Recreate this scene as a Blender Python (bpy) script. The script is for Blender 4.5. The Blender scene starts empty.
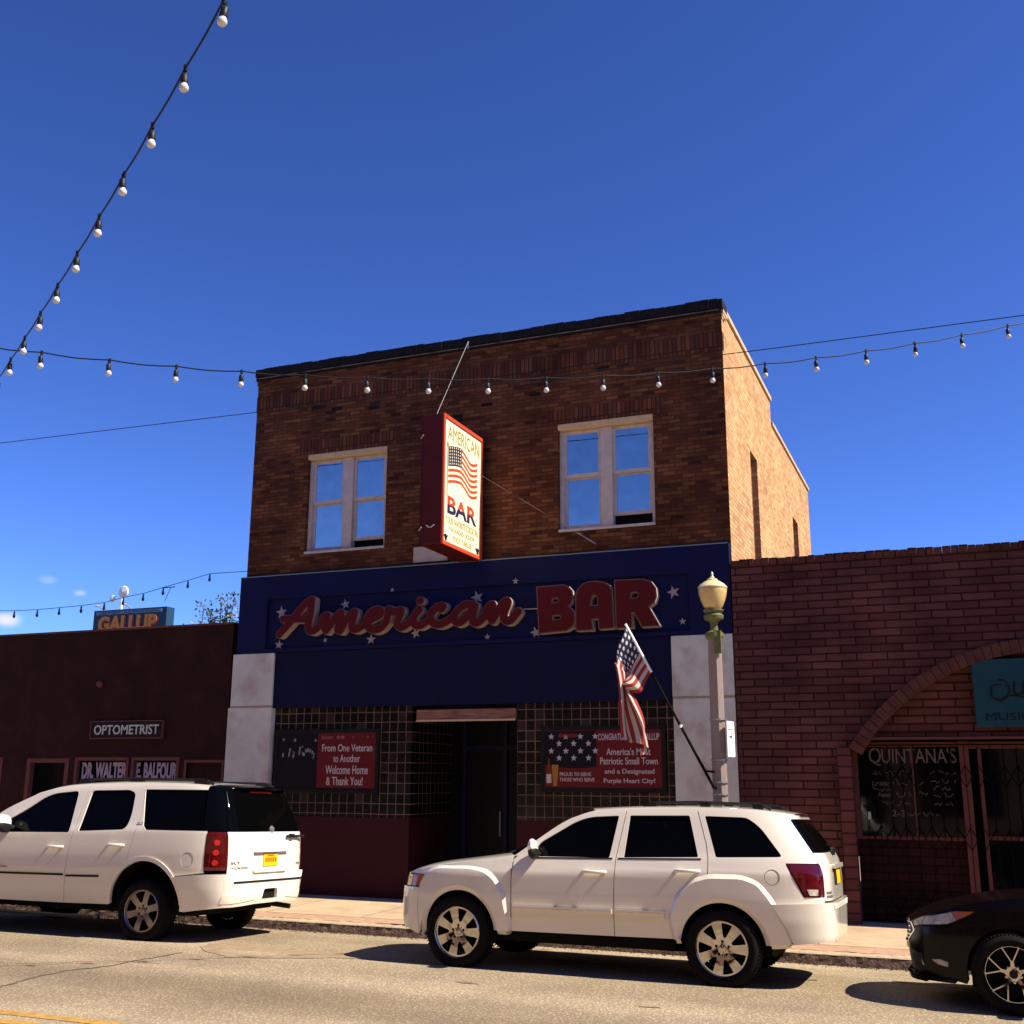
import bpy, math, random
import numpy as np
from mathutils import Vector
from mathutils.geometry import delaunay_2d_cdt
rad = math.radians
SC = bpy.context.scene
COL = SC.collection
rng = random.Random(7)

# ------------------------------------------------------------------ camera, light, exposure
cd = bpy.data.cameras.new('camera'); cam = bpy.data.objects.new('camera', cd); COL.objects.link(cam)
cd.sensor_width = 36.0; cd.lens = 36.0*1095.1/1024.0
cd.clip_start = 0.05; cd.clip_end = 4000
yaw, pit, rol = 0.38401639, 0.23502087, 0.00447991
fw = Vector((-math.sin(yaw)*math.cos(pit), math.cos(yaw)*math.cos(pit), math.sin(pit)))
r1 = Vector((math.cos(yaw), math.sin(yaw), 0)); u1 = r1.cross(fw)
r2 = r1*math.cos(rol)+u1*math.sin(rol); u2 = u1*math.cos(rol)-r1*math.sin(rol)
from mathutils import Matrix
cam.matrix_world = Matrix(((r2.x, u2.x, -fw.x, 0), (r2.y, u2.y, -fw.y, 0), (r2.z, u2.z, -fw.z, 1.9517), (0, 0, 0, 1)))
SC.camera = cam

SUN_EL, SUN_AZ = 49.0, 2.7          # azimuth measured from +x (along the street, right) towards +y (behind the facades)
sd = Vector((math.cos(rad(SUN_EL))*math.cos(rad(SUN_AZ)), math.cos(rad(SUN_EL))*math.sin(rad(SUN_AZ)), math.sin(rad(SUN_EL))))
sl = bpy.data.lights.new('sun', 'SUN'); sl.energy = 5.0; sl.angle = rad(0.5); sl.color = (1.0, 0.915, 0.755)
so = bpy.data.objects.new('sun', sl); COL.objects.link(so)
so.rotation_euler = sd.to_track_quat('Z', 'Y').to_euler(); so.location = (30, 5, 40)

wd = bpy.data.worlds.new('World'); SC.world = wd; wd.use_nodes = True
wn, wl_ = wd.node_tree.nodes, wd.node_tree.links
bg = wn['Background']
sky = wn.new('ShaderNodeTexSky'); sky.sky_type = 'NISHITA'; sky.sun_disc = False
sky.sun_elevation = rad(SUN_EL); sky.sun_rotation = rad(90.0-SUN_AZ)
sky.altitude = 2000; sky.air_density = 1.0; sky.dust_density = 0.3; sky.ozone_density = 5.0
hs = wn.new('ShaderNodeHueSaturation'); hs.inputs['Saturation'].default_value = 1.0; hs.inputs['Value'].default_value = 1.0
tint = wn.new('ShaderNodeMixRGB'); tint.blend_type = 'MULTIPLY'; tint.inputs[0].default_value = 1.0; tint.inputs[2].default_value = (1.65, 1.32, 1.95, 1)
wl_.new(sky.outputs[0], tint.inputs[1]); gm = wn.new('ShaderNodeGamma'); gm.inputs[1].default_value = 1.34; wl_.new(tint.outputs[0], gm.inputs[0])
t2 = wn.new('ShaderNodeMixRGB'); t2.blend_type = 'MULTIPLY'; t2.inputs[0].default_value = 1.0; t2.inputs[2].default_value = (0.365, 0.555, 0.475, 1)
wl_.new(gm.outputs[0], t2.inputs[1]); wl_.new(t2.outputs[0], hs.inputs['Color'])
# a few small clouds low over the roofs: noise inside soft discs of the sky dome
geo = wn.new('ShaderNodeTexCoord')
last = hs.outputs[0]
nz = wn.new('ShaderNodeTexNoise'); nz.inputs['Scale'].default_value = 38; nz.inputs['Detail'].default_value = 6
mp = wn.new('ShaderNodeMapping'); mp.inputs['Scale'].default_value = (1, 1, 2.2)
wl_.new(geo.outputs['Generated'], mp.inputs['Vector']); wl_.new(mp.outputs[0], nz.inputs['Vector'])
for (dx, dy, dz), rr, amt in (((-0.7243, 0.6785, 0.1222), 0.020, 0.95), ((-0.6834, 0.7149, 0.1478), 0.010, 0.40), ((-0.7009, 0.6958, 0.1569), 0.012, 0.22)):
    sub = wn.new('ShaderNodeVectorMath'); sub.operation = 'SUBTRACT'; sub.inputs[1].default_value = (dx, dy, dz)
    wl_.new(geo.outputs['Generated'], sub.inputs[0])
    scl = wn.new('ShaderNodeVectorMath'); scl.operation = 'MULTIPLY'; scl.inputs[1].default_value = (1, 1, 2.0)
    wl_.new(sub.outputs[0], scl.inputs[0])
    ln = wn.new('ShaderNodeVectorMath'); ln.operation = 'LENGTH'; wl_.new(scl.outputs[0], ln.inputs[0])
    m1 = wn.new('ShaderNodeMapRange'); m1.inputs['From Min'].default_value = rr; m1.inputs['From Max'].default_value = rr*0.15
    wl_.new(ln.outputs['Value'], m1.inputs['Value'])
    ad = wn.new('ShaderNodeMath'); ad.operation = 'ADD'; wl_.new(m1.outputs[0], ad.inputs[0]); wl_.new(nz.outputs[0], ad.inputs[1])
    m2 = wn.new('ShaderNodeMapRange'); m2.inputs['From Min'].default_value = 0.72; m2.inputs['From Max'].default_value = 1.25
    wl_.new(ad.outputs[0], m2.inputs['Value'])
    ml = wn.new('ShaderNodeMath'); ml.operation = 'MULTIPLY'; ml.inputs[1].default_value = amt; wl_.new(m2.outputs[0], ml.inputs[0])
    mm = wn.new('ShaderNodeMath'); mm.operation = 'MULTIPLY'; wl_.new(ml.outputs[0], mm.inputs[0]); wl_.new(m1.outputs[0], mm.inputs[1])
    mx = wn.new('ShaderNodeMixRGB'); mx.inputs[2].default_value = (9.0, 9.0, 9.6, 1)
    wl_.new(mm.outputs[0], mx.inputs[0]); wl_.new(last, mx.inputs[1]); last = mx.outputs[0]
wl_.new(last, bg.inputs['Color']); bg.inputs['Strength'].default_value = 0.05

SC.view_settings.view_transform = 'Standard'; SC.view_settings.look = 'None'
SC.view_settings.gamma = 1.0; SC.view_settings.exposure = 1.0
SC.cycles.max_bounces = 8; SC.cycles.diffuse_bounces = 4; SC.cycles.glossy_bounces = 4

# ------------------------------------------------------------------ materials
def newmat(name):
    m = bpy.data.materials.new(name); m.use_nodes = True
    return m, m.node_tree.nodes, m.node_tree.links, m.node_tree.nodes['Principled BSDF']

def mat(name, col, rough=0.6, metal=0.0, var=0.0, vs=3.0, bump=0.0, bs=40.0, coat=0.0, spec=0.2, stain=None, ss=1.0, stretch=None):
    m, n, l, p = newmat(name)
    p.inputs['Roughness'].default_value = rough; p.inputs['Metallic'].default_value = metal
    p.inputs['Coat Weight'].default_value = coat; p.inputs['Specular IOR Level'].default_value = spec
    p.inputs['Coat Roughness'].default_value = 0.04
    c = (*col, 1); p.inputs['Base Color'].default_value = c
    tc = n.new('ShaderNodeTexCoord'); vec = tc.outputs['Object']
    if stretch:
        mpn = n.new('ShaderNodeMapping'); mpn.inputs['Scale'].default_value = stretch; l.new(vec, mpn.inputs[0]); vec = mpn.outputs[0]
    out = None
    if var > 0:
        nt = n.new('ShaderNodeTexNoise'); nt.inputs['Scale'].default_value = vs; nt.inputs['Detail'].default_value = 8; nt.inputs['Roughness'].default_value = 0.65
        l.new(vec, nt.inputs['Vector'])
        mr = n.new('ShaderNodeMapRange'); mr.inputs['From Min'].default_value = 0.3; mr.inputs['From Max'].default_value = 0.7
        mr.inputs['To Min'].default_value = 1-var; mr.inputs['To Max'].default_value = 1+var; l.new(nt.outputs[0], mr.inputs['Value'])
        ml = n.new('ShaderNodeVectorMath'); ml.operation = 'SCALE'; ml.inputs[0].default_value = col
        l.new(mr.outputs[0], ml.inputs['Scale']); out = ml.outputs[0]
    if stain:
        nt2 = n.new('ShaderNodeTexNoise'); nt2.inputs['Scale'].default_value = ss; nt2.inputs['Detail'].default_value = 5
        l.new(vec, nt2.inputs['Vector'])
        mr2 = n.new('ShaderNodeMapRange'); mr2.inputs['From Min'].default_value = 0.52; mr2.inputs['From Max'].default_value = 0.72
        l.new(nt2.outputs[0], mr2.inputs['Value'])
        mx = n.new('ShaderNodeMixRGB'); mx.inputs[2].default_value = (*stain, 1); mx.inputs[1].default_value = c
        if out: l.new(out, mx.inputs[1])
        l.new(mr2.outputs[0], mx.inputs[0]); out = mx.outputs[0]
    if out: l.new(out, p.inputs['Base Color'])
    if bump > 0:
        nb = n.new('ShaderNodeTexNoise'); nb.inputs['Scale'].default_value = bs; nb.inputs['Detail'].default_value = 6; l.new(vec, nb.inputs['Vector'])
        b = n.new('ShaderNodeBump'); b.inputs['Strength'].default_value = bump; b.inputs['Distance'].default_value = 0.02
        l.new(nb.outputs[0], b.inputs['Height']); l.new(b.outputs[0], p.inputs['Normal'])
    return m

def brickmat(name, ramp, mortar, bw, bh, ms=0.012, axis='x', offset=0.5, rough=0.85, bump=0.6, dirt=0.35, msmooth=0.15, vert=False, spec=0.12, mrough=None):
    """coursed masonry in world-sized units; axis = horizontal direction of the wall (x or y)"""
    m, n, l, p = newmat(name)
    p.inputs['Roughness'].default_value = rough; p.inputs['Specular IOR Level'].default_value = spec
    tc = n.new('ShaderNodeTexCoord'); sx = n.new('ShaderNodeSeparateXYZ'); l.new(tc.outputs['Object'], sx.inputs[0])
    cb = n.new('ShaderNodeCombineXYZ')
    h = sx.outputs['X' if axis == 'x' else 'Y']
    if vert: l.new(sx.outputs['Z'], cb.inputs[0]); l.new(h, cb.inputs[1])
    else: l.new(h, cb.inputs[0]); l.new(sx.outputs['Z'], cb.inputs[1])
    # wobble the courses a little
    wn_ = n.new('ShaderNodeTexNoise'); wn_.inputs['Scale'].default_value = 2.5; l.new(tc.outputs['Object'], wn_.inputs['Vector'])
    wv = n.new('ShaderNodeVectorMath'); wv.operation = 'MULTIPLY_ADD'; wv.inputs[1].default_value = (0.02, 0.012, 0)
    l.new(wn_.outputs['Color'], wv.inputs[0]); l.new(cb.outputs[0], wv.inputs[2])
    bt = n.new('ShaderNodeTexBrick'); bt.offset = offset; bt.inputs['Scale'].default_value = 1.0
    bt.inputs['Brick Width'].default_value = bw; bt.inputs['Row Height'].default_value = bh
    bt.inputs['Mortar Size'].default_value = ms; bt.inputs['Mortar Smooth'].default_value = msmooth
    bt.inputs['Color1'].default_value = (0, 0, 0, 1); bt.inputs['Color2'].default_value = (1, 1, 1, 1); bt.inputs['Mortar'].default_value = (0.5, 0.5, 0.5, 1)
    l.new(wv.outputs[0], bt.inputs['Vector'])
    cr = n.new('ShaderNodeValToRGB'); cr.color_ramp.interpolation = 'LINEAR'
    els = cr.color_ramp.elements
    while len(els) < len(ramp): els.new(0.5)
    for e, (pos, c) in zip(els, ramp): e.position = pos; e.color = (*c, 1)
    l.new(bt.outputs['Color'], cr.inputs[0])
    nt = n.new('ShaderNodeTexNoise'); nt.inputs['Scale'].default_value = 1.1; nt.inputs['Detail'].default_value = 7; l.new(tc.outputs['Object'], nt.inputs['Vector'])
    mr = n.new('ShaderNodeMapRange'); mr.inputs['From Min'].default_value = 0.3; mr.inputs['From Max'].default_value = 0.7
    mr.inputs['To Min'].default_value = 1-dirt; mr.inputs['To Max'].default_value = 1+dirt*0.6; l.new(nt.outputs[0], mr.inputs['Value'])
    n3 = n.new('ShaderNodeTexNoise'); n3.inputs['Scale'].default_value = 45; n3.inputs['Detail'].default_value = 4; l.new(tc.outputs['Object'], n3.inputs['Vector'])
    mr3 = n.new('ShaderNodeMapRange'); mr3.inputs['To Min'].default_value = 0.75; mr3.inputs['To Max'].default_value = 1.25; l.new(n3.outputs[0], mr3.inputs['Value'])
    mu = n.new('ShaderNodeMath'); mu.operation = 'MULTIPLY'; l.new(mr.outputs[0], mu.inputs[0]); l.new(mr3.outputs[0], mu.inputs[1])
    mx = n.new('ShaderNodeMixRGB'); mx.inputs[2].default_value = (*mortar, 1)
    l.new(bt.outputs['Fac'], mx.inputs[0]); l.new(cr.outputs[0], mx.inputs[1])
    sc = n.new('ShaderNodeVectorMath'); sc.operation = 'SCALE'; l.new(mx.outputs[0], sc.inputs[0]); l.new(mu.outputs[0], sc.inputs['Scale'])
    l.new(sc.outputs[0], p.inputs['Base Color'])
    if mrough is not None:
        rm = n.new('ShaderNodeMapRange'); rm.inputs['To Min'].default_value = rough; rm.inputs['To Max'].default_value = mrough
        l.new(bt.outputs['Fac'], rm.inputs['Value']); l.new(rm.outputs[0], p.inputs['Roughness'])
    inv = n.new('ShaderNodeMath'); inv.operation = 'MULTIPLY_ADD'; inv.inputs[1].default_value = -1.0; inv.inputs[2].default_value = 1.0; l.new(bt.outputs['Fac'], inv.inputs[0])
    ad = n.new('ShaderNodeMath'); ad.operation = 'MULTIPLY_ADD'; ad.inputs[1].default_value = 0.35; l.new(n3.outputs[0], ad.inputs[0]); l.new(inv.outputs[0], ad.inputs[2])
    # each brick sits at its own depth
    a2 = n.new('ShaderNodeMath'); a2.operation = 'MULTIPLY_ADD'; a2.inputs[1].default_value = 0.5; l.new(bt.outputs['Color'], a2.inputs[0]); l.new(ad.outputs[0], a2.inputs[2])
    b = n.new('ShaderNodeBump'); b.inputs['Strength'].default_value = bump; b.inputs['Distance'].default_value = 0.012
    l.new(a2.outputs[0], b.inputs['Height']); l.new(b.outputs[0], p.inputs['Normal'])
    return m

M = {}
M['frontbrick'] = brickmat('front_brick', [(0.0, (0.048, 0.015, 0.008)), (0.15, (0.090, 0.029, 0.013)), (0.6, (0.128, 0.045, 0.018)), (1.0, (0.19, 0.075, 0.027))], (0.062, 0.030, 0.019), 0.20, 0.064, 0.0075, 'x', dirt=0.45)  # darker face brick than the side, lowered further for the front's shade
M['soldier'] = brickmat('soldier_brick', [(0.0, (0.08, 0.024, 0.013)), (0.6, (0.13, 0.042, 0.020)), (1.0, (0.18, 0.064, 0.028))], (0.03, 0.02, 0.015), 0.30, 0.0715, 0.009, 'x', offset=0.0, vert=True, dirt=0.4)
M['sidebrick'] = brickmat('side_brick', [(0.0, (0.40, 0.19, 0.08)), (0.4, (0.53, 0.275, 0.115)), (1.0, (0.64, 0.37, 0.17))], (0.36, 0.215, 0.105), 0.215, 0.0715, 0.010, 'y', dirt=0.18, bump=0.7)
M['slump'] = brickmat('slump_block', [(0.0, (0.080, 0.028, 0.023)), (0.5, (0.107, 0.039, 0.031)), (1.0, (0.128, 0.048, 0.038))], (0.030, 0.010, 0.010), 0.405, 0.108, 0.011, 'x', dirt=0.45, bump=0.9)
M['slumpdark'] = brickmat('slump_block_panel', [(0.0, (0.090, 0.030, 0.021)), (1.0, (0.125, 0.044, 0.031))], (0.030, 0.010, 0.009), 0.405, 0.108, 0.013, 'x', dirt=0.3, bump=0.9)
M['archring'] = mat('arch_header', (0.095, 0.035, 0.026), 0.9, var=0.35, vs=7, bump=0.5, bs=30)
M['stack'] = brickmat('stacked_block', [(0.0, (0.10, 0.033, 0.030)), (1.0, (0.15, 0.050, 0.044))], (0.04, 0.018, 0.018), 0.20, 0.145, 0.012, 'x', offset=0.0, dirt=0.25, bump=0.9)
M['glassblock'] = brickmat('glass_block', [(0.0, (0.002, 0.002, 0.002)), (0.8, (0.006, 0.005, 0.005)), (1.0, (0.045, 0.025, 0.022))], (0.19, 0.115, 0.09), 0.148, 0.160, 0.007, 'x', offset=0.0, rough=0.10, bump=0.9, dirt=0.5, spec=0.25, mrough=0.8)  # palest ramp stop paints a sheen on some blocks
M['glassblocky'] = brickmat('glass_block_return', [(0.0, (0.002, 0.002, 0.002)), (1.0, (0.007, 0.005, 0.005))], (0.13, 0.06, 0.045), 0.148, 0.160, 0.007, 'y', offset=0.0, rough=0.15, bump=0.5, dirt=0.3, mrough=0.8)
M['stucco'] = mat('dark_stucco', (0.026, 0.0075, 0.005), 0.9, var=0.4, vs=2.0, bump=0.25, bs=60)
M['stuccotrim'] = mat('trim_paint', (0.13, 0.042, 0.035), 0.7, var=0.15, vs=5)
M['coping'] = mat('coping', (0.32, 0.25, 0.20), 0.8, var=0.2, vs=6)
M['tar'] = mat('tar_coping', (0.010, 0.007, 0.007), 0.8, var=0.4, vs=5, bump=0.5, bs=12)
M['tancope'] = mat('tan_coping', (0.55, 0.36, 0.20), 0.85, var=0.2, vs=4)
M['roofing'] = mat('roofing', (0.10, 0.095, 0.09), 0.9, var=0.3)
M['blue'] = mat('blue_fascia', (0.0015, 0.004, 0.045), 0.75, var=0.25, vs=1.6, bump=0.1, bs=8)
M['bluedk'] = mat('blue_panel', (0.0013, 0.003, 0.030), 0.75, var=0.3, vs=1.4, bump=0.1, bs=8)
M['whitecol'] = mat('white_panel', (0.56, 0.56, 0.49), 0.7, var=0.10, vs=2.5, stain=(0.40, 0.34, 0.29), ss=2.2, bump=0.15, bs=25)
M['seam'] = mat('seam_tan', (0.38, 0.27, 0.17), 0.8)
M['dado'] = mat('red_dado', (0.038, 0.004, 0.005), 0.7, var=0.2, vs=2, bump=0.1)
M['woodlintel'] = mat('weathered_lintel', (0.26, 0.12, 0.085), 0.8, var=0.45, vs=7, bump=0.4, bs=30, stretch=(0.5, 1, 3))
M['cream'] = mat('cream_trim', (0.55, 0.40, 0.22), 0.6, var=0.12, vs=8)
M['frame'] = mat('window_frame', (0.50, 0.44, 0.40), 0.6, var=0.15, vs=8)
M['pane'] = mat('window_pane', (0.52, 0.52, 0.50), 0.02, metal=1.0, var=0.12, vs=3, bump=0.03, bs=2.5)
M['black'] = mat('black_void', (0.004, 0.004, 0.005), 0.7)
M['door'] = mat('dark_door', (0.002, 0.002, 0.006), 0.45)
M['doorframe'] = mat('blue_door_frame', (0.008, 0.012, 0.05), 0.5)
M['dkglass'] = mat('dark_glass', (0.003, 0.003, 0.004), 0.05, spec=0.25)
M['brownboard'] = mat('brown_board', (0.17, 0.075, 0.045), 0.8, var=0.25, vs=6)
M['road'] = None
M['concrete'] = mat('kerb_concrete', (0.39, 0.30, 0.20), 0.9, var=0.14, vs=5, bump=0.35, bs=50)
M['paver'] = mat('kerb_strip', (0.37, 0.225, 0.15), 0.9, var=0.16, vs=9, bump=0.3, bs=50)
M['kerbface'] = mat('kerb_face', (0.105, 0.066, 0.055), 0.95, var=0.5, vs=14, bump=0.9, bs=45)  # shade on the street side of the kerb is put into this colour
M['yellow'] = mat('yellow_paint', (0.36, 0.205, 0.055), 0.8, var=0.35, vs=10, bump=0.3)
M['crack'] = mat('crack_tar', (0.09, 0.065, 0.05), 0.9, var=0.3, vs=20)
M['patch'] = mat('stained_asphalt', (0.265, 0.192, 0.122), 0.92, var=0.25, vs=7, bump=0.4, bs=70)
M['white'] = mat('white_paint', (0.80, 0.78, 0.74), 0.5)
M['letterred'] = mat('letter_red', (0.085, 0.005, 0.005), 0.35, var=0.1, vs=3)
M['letterwhite'] = mat('letter_edge', (0.38, 0.30, 0.255), 0.5, var=0.08)
M['letterrim'] = mat('shaded_letter_rim', (0.17, 0.105, 0.09), 0.5)  # pale edging again, coloured darker for the shade on its front
M['star'] = mat('star_white', (0.30, 0.26, 0.28), 0.6)
M['signred'] = mat('cabinet_red', (0.075, 0.0075, 0.004), 0.45, var=0.2, vs=4)
M['frameorange'] = mat('sign_frame_red', (0.50, 0.055, 0.022), 0.45)
M['signface'] = mat('sign_face', (0.72, 0.64, 0.45), 0.35, var=0.03, vs=3)
M['signflagred'] = mat('print_red', (0.75, 0.05, 0.02), 0.4)
M['signnavy'] = mat('print_navy', (0.02, 0.02, 0.06), 0.4)
M['gold'] = mat('print_gold', (0.27, 0.21, 0.05), 0.4)
M['posterred'] = mat('poster_red', (0.13, 0.008, 0.011), 0.45, var=0.08, vs=2)
M['posterdk'] = mat('poster_navy', (0.003, 0.003, 0.007), 0.4, var=0.3, vs=5)
M['postertext'] = mat('poster_text', (0.52, 0.46, 0.45), 0.5)
M['posterpink'] = mat('poster_fine_print', (0.28, 0.13, 0.12), 0.5)
M['beer'] = mat('beer_amber', (0.36, 0.16, 0.03), 0.4)
M['bottle'] = mat('bottle_brown', (0.15, 0.035, 0.012), 0.3)
M['teal'] = mat('teal_board', (0.006, 0.052, 0.070), 0.5, var=0.12, vs=3)
M['ink'] = mat('black_lettering', (0.006, 0.006, 0.008), 0.5)
M['chalk'] = mat('window_paint', (0.17, 0.12, 0.115), 0.7)
M['lilac'] = mat('lilac_lettering', (0.34, 0.28, 0.37), 0.6)
M['iron'] = mat('black_iron', (0.004, 0.003, 0.003), 0.6, spec=0.05)
M['deep'] = brickmat('recess_shade_block', [(0.0, (0.016, 0.005, 0.005)), (1.0, (0.030, 0.009, 0.009))], (0.008, 0.003, 0.003), 0.405, 0.108, 0.012, 'x', dirt=0.3)  # block colour taken near black for the shade of the window recess
M['brickline'] = mat('dirty_mortar', (0.20, 0.14, 0.11), 0.9, var=0.3, stain=(0.012, 0.009, 0.009), ss=4.0)
M['steel'] = mat('grey_steel', (0.35, 0.34, 0.33), 0.4, metal=0.7)
M['wire'] = mat('black_wire', (0.012, 0.012, 0.014), 0.5)
M['bulb'] = mat('frosted_bulb', (0.58, 0.56, 0.52), 0.08, coat=0.6)
M['navy'] = mat('billboard_navy', (0.012, 0.045, 0.085), 0.5)
M['slate'] = mat('billboard_band', (0.14, 0.22, 0.30), 0.5)
M['orange'] = mat('billboard_orange', (0.52, 0.20, 0.04), 0.45)
M['maroon'] = mat('billboard_maroon', (0.24, 0.03, 0.02), 0.45)
M['bark'] = mat('bark', (0.10, 0.07, 0.05), 0.9, var=0.3)
M['post'] = mat('lamp_post_paint', (0.25, 0.195, 0.17), 0.5, var=0.12, vs=6)
M['verdigris'] = mat('verdigris', (0.12, 0.125, 0.045), 0.6, var=0.3, vs=25)
M['globe'] = mat('amber_globe', (0.56, 0.40, 0.17), 0.22, coat=0.4)
M['globecap'] = mat('globe_cap', (0.62, 0.50, 0.27), 0.25, coat=0.3)
# cars
M['carwhite'] = mat('white_car_paint', (0.75, 0.68, 0.58), 0.14, coat=0.9, spec=0.4)
M['carblack'] = mat('black_car_paint', (0.0035, 0.0018, 0.0018), 0.2, coat=0.05, spec=0.15)
M['carglass'] = mat('tinted_glass', (0.0012, 0.0012, 0.0012), 0.03, spec=0.07)
M['gloss'] = mat('gloss_black', (0.0015, 0.0015, 0.0015), 0.08, coat=0.04, spec=0.1)
M['rubber'] = mat('tyre_rubber', (0.007, 0.006, 0.005), 0.8, var=0.2, vs=20, spec=0.1)
M['plastic'] = mat('black_plastic', (0.010, 0.010, 0.010), 0.55)
M['under'] = mat('underbody', (0.004, 0.004, 0.004), 0.9)
M['chrome'] = mat('chrome', (0.52, 0.49, 0.46), 0.08, metal=1.0)
M['alloy'] = mat('alloy_wheel', (0.30, 0.25, 0.25), 0.30, metal=1.0)
M['taillight'] = mat('tail_light_red', (0.075, 0.002, 0.003), 0.10, coat=1.0, var=0.5, vs=14)
M['lens'] = mat('clear_lens', (0.40, 0.36, 0.30), 0.12, coat=0.25, var=0.7, vs=11)
M['amber'] = mat('amber_lens', (0.42, 0.09, 0.01), 0.12, coat=1.0)
M['plate'] = mat('yellow_plate', (0.75, 0.42, 0.01), 0.45)
M['silverbadge'] = mat('badge', (0.25, 0.24, 0.23), 0.3, metal=0.5)

def road_material():
    m, n, l, p = newmat('sun_bleached_asphalt')
    p.inputs['Roughness'].default_value = 0.9; p.inputs['Specular IOR Level'].default_value = 0.25
    tc = n.new('ShaderNodeTexCoord')
    def noise(scale, det, vec=None, st=None):
        t = n.new('ShaderNodeTexNoise'); t.inputs['Scale'].default_value = scale; t.inputs['Detail'].default_value = det
        if st:
            k = n.new('ShaderNodeMapping'); k.inputs['Scale'].default_value = st; l.new(tc.outputs['Object'], k.inputs[0]); l.new(k.outputs[0], t.inputs['Vector'])
        else: l.new(tc.outputs['Object'], t.inputs['Vector'])
        return t.outputs[0]
    def ramp(v, a, b, c, d):
        r = n.new('ShaderNodeMapRange'); r.inputs['From Min'].default_value = a; r.inputs['From Max'].default_value = b
        r.inputs['To Min'].default_value = c; r.inputs['To Max'].default_value = d; l.new(v, r.inputs['Value']); return r.outputs[0]
    def mul(a, b):
        t = n.new('ShaderNodeMath'); t.operation = 'MULTIPLY'; l.new(a, t.inputs[0]); l.new(b, t.inputs[1]); return t.outputs[0]
    lanes = ramp(noise(1.0, 3, st=(0.035, 0.95, 1)), 0.3, 0.7, 0.80, 1.22)
    blotch = ramp(noise(0.9, 6), 0.3, 0.7, 0.86, 1.14)
    grit = ramp(noise(60, 3), 0.25, 0.75, 0.70, 1.34)
    vor = n.new('ShaderNodeTexVoronoi'); vor.inputs['Scale'].default_value = 27; l.new(tc.outputs['Object'], vor.inputs['Vector'])
    agg = ramp(vor.outputs['Distance'], 0.0, 0.55, 1.28, 0.72)
    f = mul(mul(lanes, blotch), mul(grit, agg))
    cr = n.new('ShaderNodeMixRGB'); cr.inputs[1].default_value = (0.270, 0.203, 0.128, 1); cr.inputs[2].default_value = (0.375, 0.292, 0.195, 1)
    l.new(ramp(noise(0.5, 4, st=(0.3, 1, 1)), 0.35, 0.65, 0, 1), cr.inputs[0])
    s = n.new('ShaderNodeVectorMath'); s.operation = 'SCALE'; l.new(cr.outputs[0], s.inputs[0]); l.new(f, s.inputs['Scale'])
    l.new(s.outputs[0], p.inputs['Base Color'])
    b = n.new('ShaderNodeBump'); b.inputs['Strength'].default_value = 0.75; b.inputs['Distance'].default_value = 0.012
    ad = n.new('ShaderNodeMath'); ad.operation = 'ADD'; l.new(grit, ad.inputs[0]); l.new(agg, ad.inputs[1])
    l.new(ad.outputs[0], b.inputs['Height']); l.new(b.outputs[0], p.inputs['Normal'])
    return m
M['road'] = road_material()
M['oil'] = mat('oil_stain', (0.185, 0.138, 0.088), 0.85, var=0.35, vs=9, bump=0.4, bs=70)
M['plateprint'] = mat('plate_print', (0.35, 0.05, 0.01), 0.5)
M['sidewalk'] = mat('sidewalk_concrete', (0.43, 0.315, 0.20), 0.9, var=0.10, vs=3, bump=0.3, bs=60, stain=(0.36, 0.24, 0.15), ss=1.6)
M['ground'] = mat('far_ground', (0.25, 0.19, 0.13), 0.95, var=0.2, vs=0.3)

# ------------------------------------------------------------------ geometry helpers
def inside(pts, loops):
    """even-odd test, vectorised"""
    x, y = pts[:, 0], pts[:, 1]; c = np.zeros(len(pts), bool)
    for lp in loops:
        a = np.asarray(lp, float); b = np.roll(a, -1, 0)
        for (x0, y0), (x1, y1) in zip(a, b):
            if y0 == y1: continue
            k = ((y0 > y) != (y1 > y)) & (x < (x1-x0)*(y-y0)/(y1-y0)+x0)
            c ^= k
    return c

def resample(loop, d):
    out = []
    n = len(loop)
    for i in range(n):
        a, b = loop[i], loop[(i+1) % n]
        L = math.hypot(b[0]-a[0], b[1]-a[1]); k = max(1, int(math.ceil(L/d-1e-6)))
        if L < 1e-6: continue
        for j in range(k): out.append((a[0]+(b[0]-a[0])*j/k, a[1]+(b[1]-a[1])*j/k))
    return out

def fill2d(poly, holes=(), sp=None, es=None):
    loops = [resample(l, es or sp) if (es or sp) else list(l) for l in [poly, *holes]]
    V = []; E = []
    for lp in loops:
        o = len(V); V += lp; E += [(o+i, o+(i+1) % len(lp)) for i in range(len(lp))]
    if sp:
        a = np.array(V); x0, y0 = a.min(0); x1, y1 = a.max(0)
        g = []
        j = 0; y = y0+sp*0.5
        while y < y1:
            x = x0+sp*(0.5 if j % 2 else 0.25)
            while x < x1: g.append((x, y)); x += sp
            y += sp*0.87; j += 1
        if g:
            g = np.array(g); k = inside(g, loops)
            g = g[k]
            if len(g):
                dmin = np.full(len(g), 1e9)
                for lp in loops:
                    b = np.array(lp)
                    for i in range(0, len(b), 200): dmin = np.minimum(dmin, np.sqrt(((g[:, None, :]-b[None, i:i+200, :])**2).sum(2)).min(1))
                g = g[dmin > sp*0.45]
                V = V+[tuple(q) for q in g]
    r = delaunay_2d_cdt([Vector(v) for v in V], E, [], 0, 1e-6)
    vv = np.array([(v.x, v.y) for v in r[0]]); ff = [list(f) for f in r[2]]
    cen = np.array([vv[f].mean(0) for f in ff]); k = inside(cen, loops)
    F = []
    for f, ok in zip(ff, k):
        if not ok: continue
        p = vv[f]; ar = (p[1, 0]-p[0, 0])*(p[2, 1]-p[0, 1])-(p[2, 0]-p[0, 0])*(p[1, 1]-p[0, 1])
        if abs(ar) < 1e-10: continue
        F.append(f if ar > 0 else f[::-1])
    return vv, F

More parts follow.
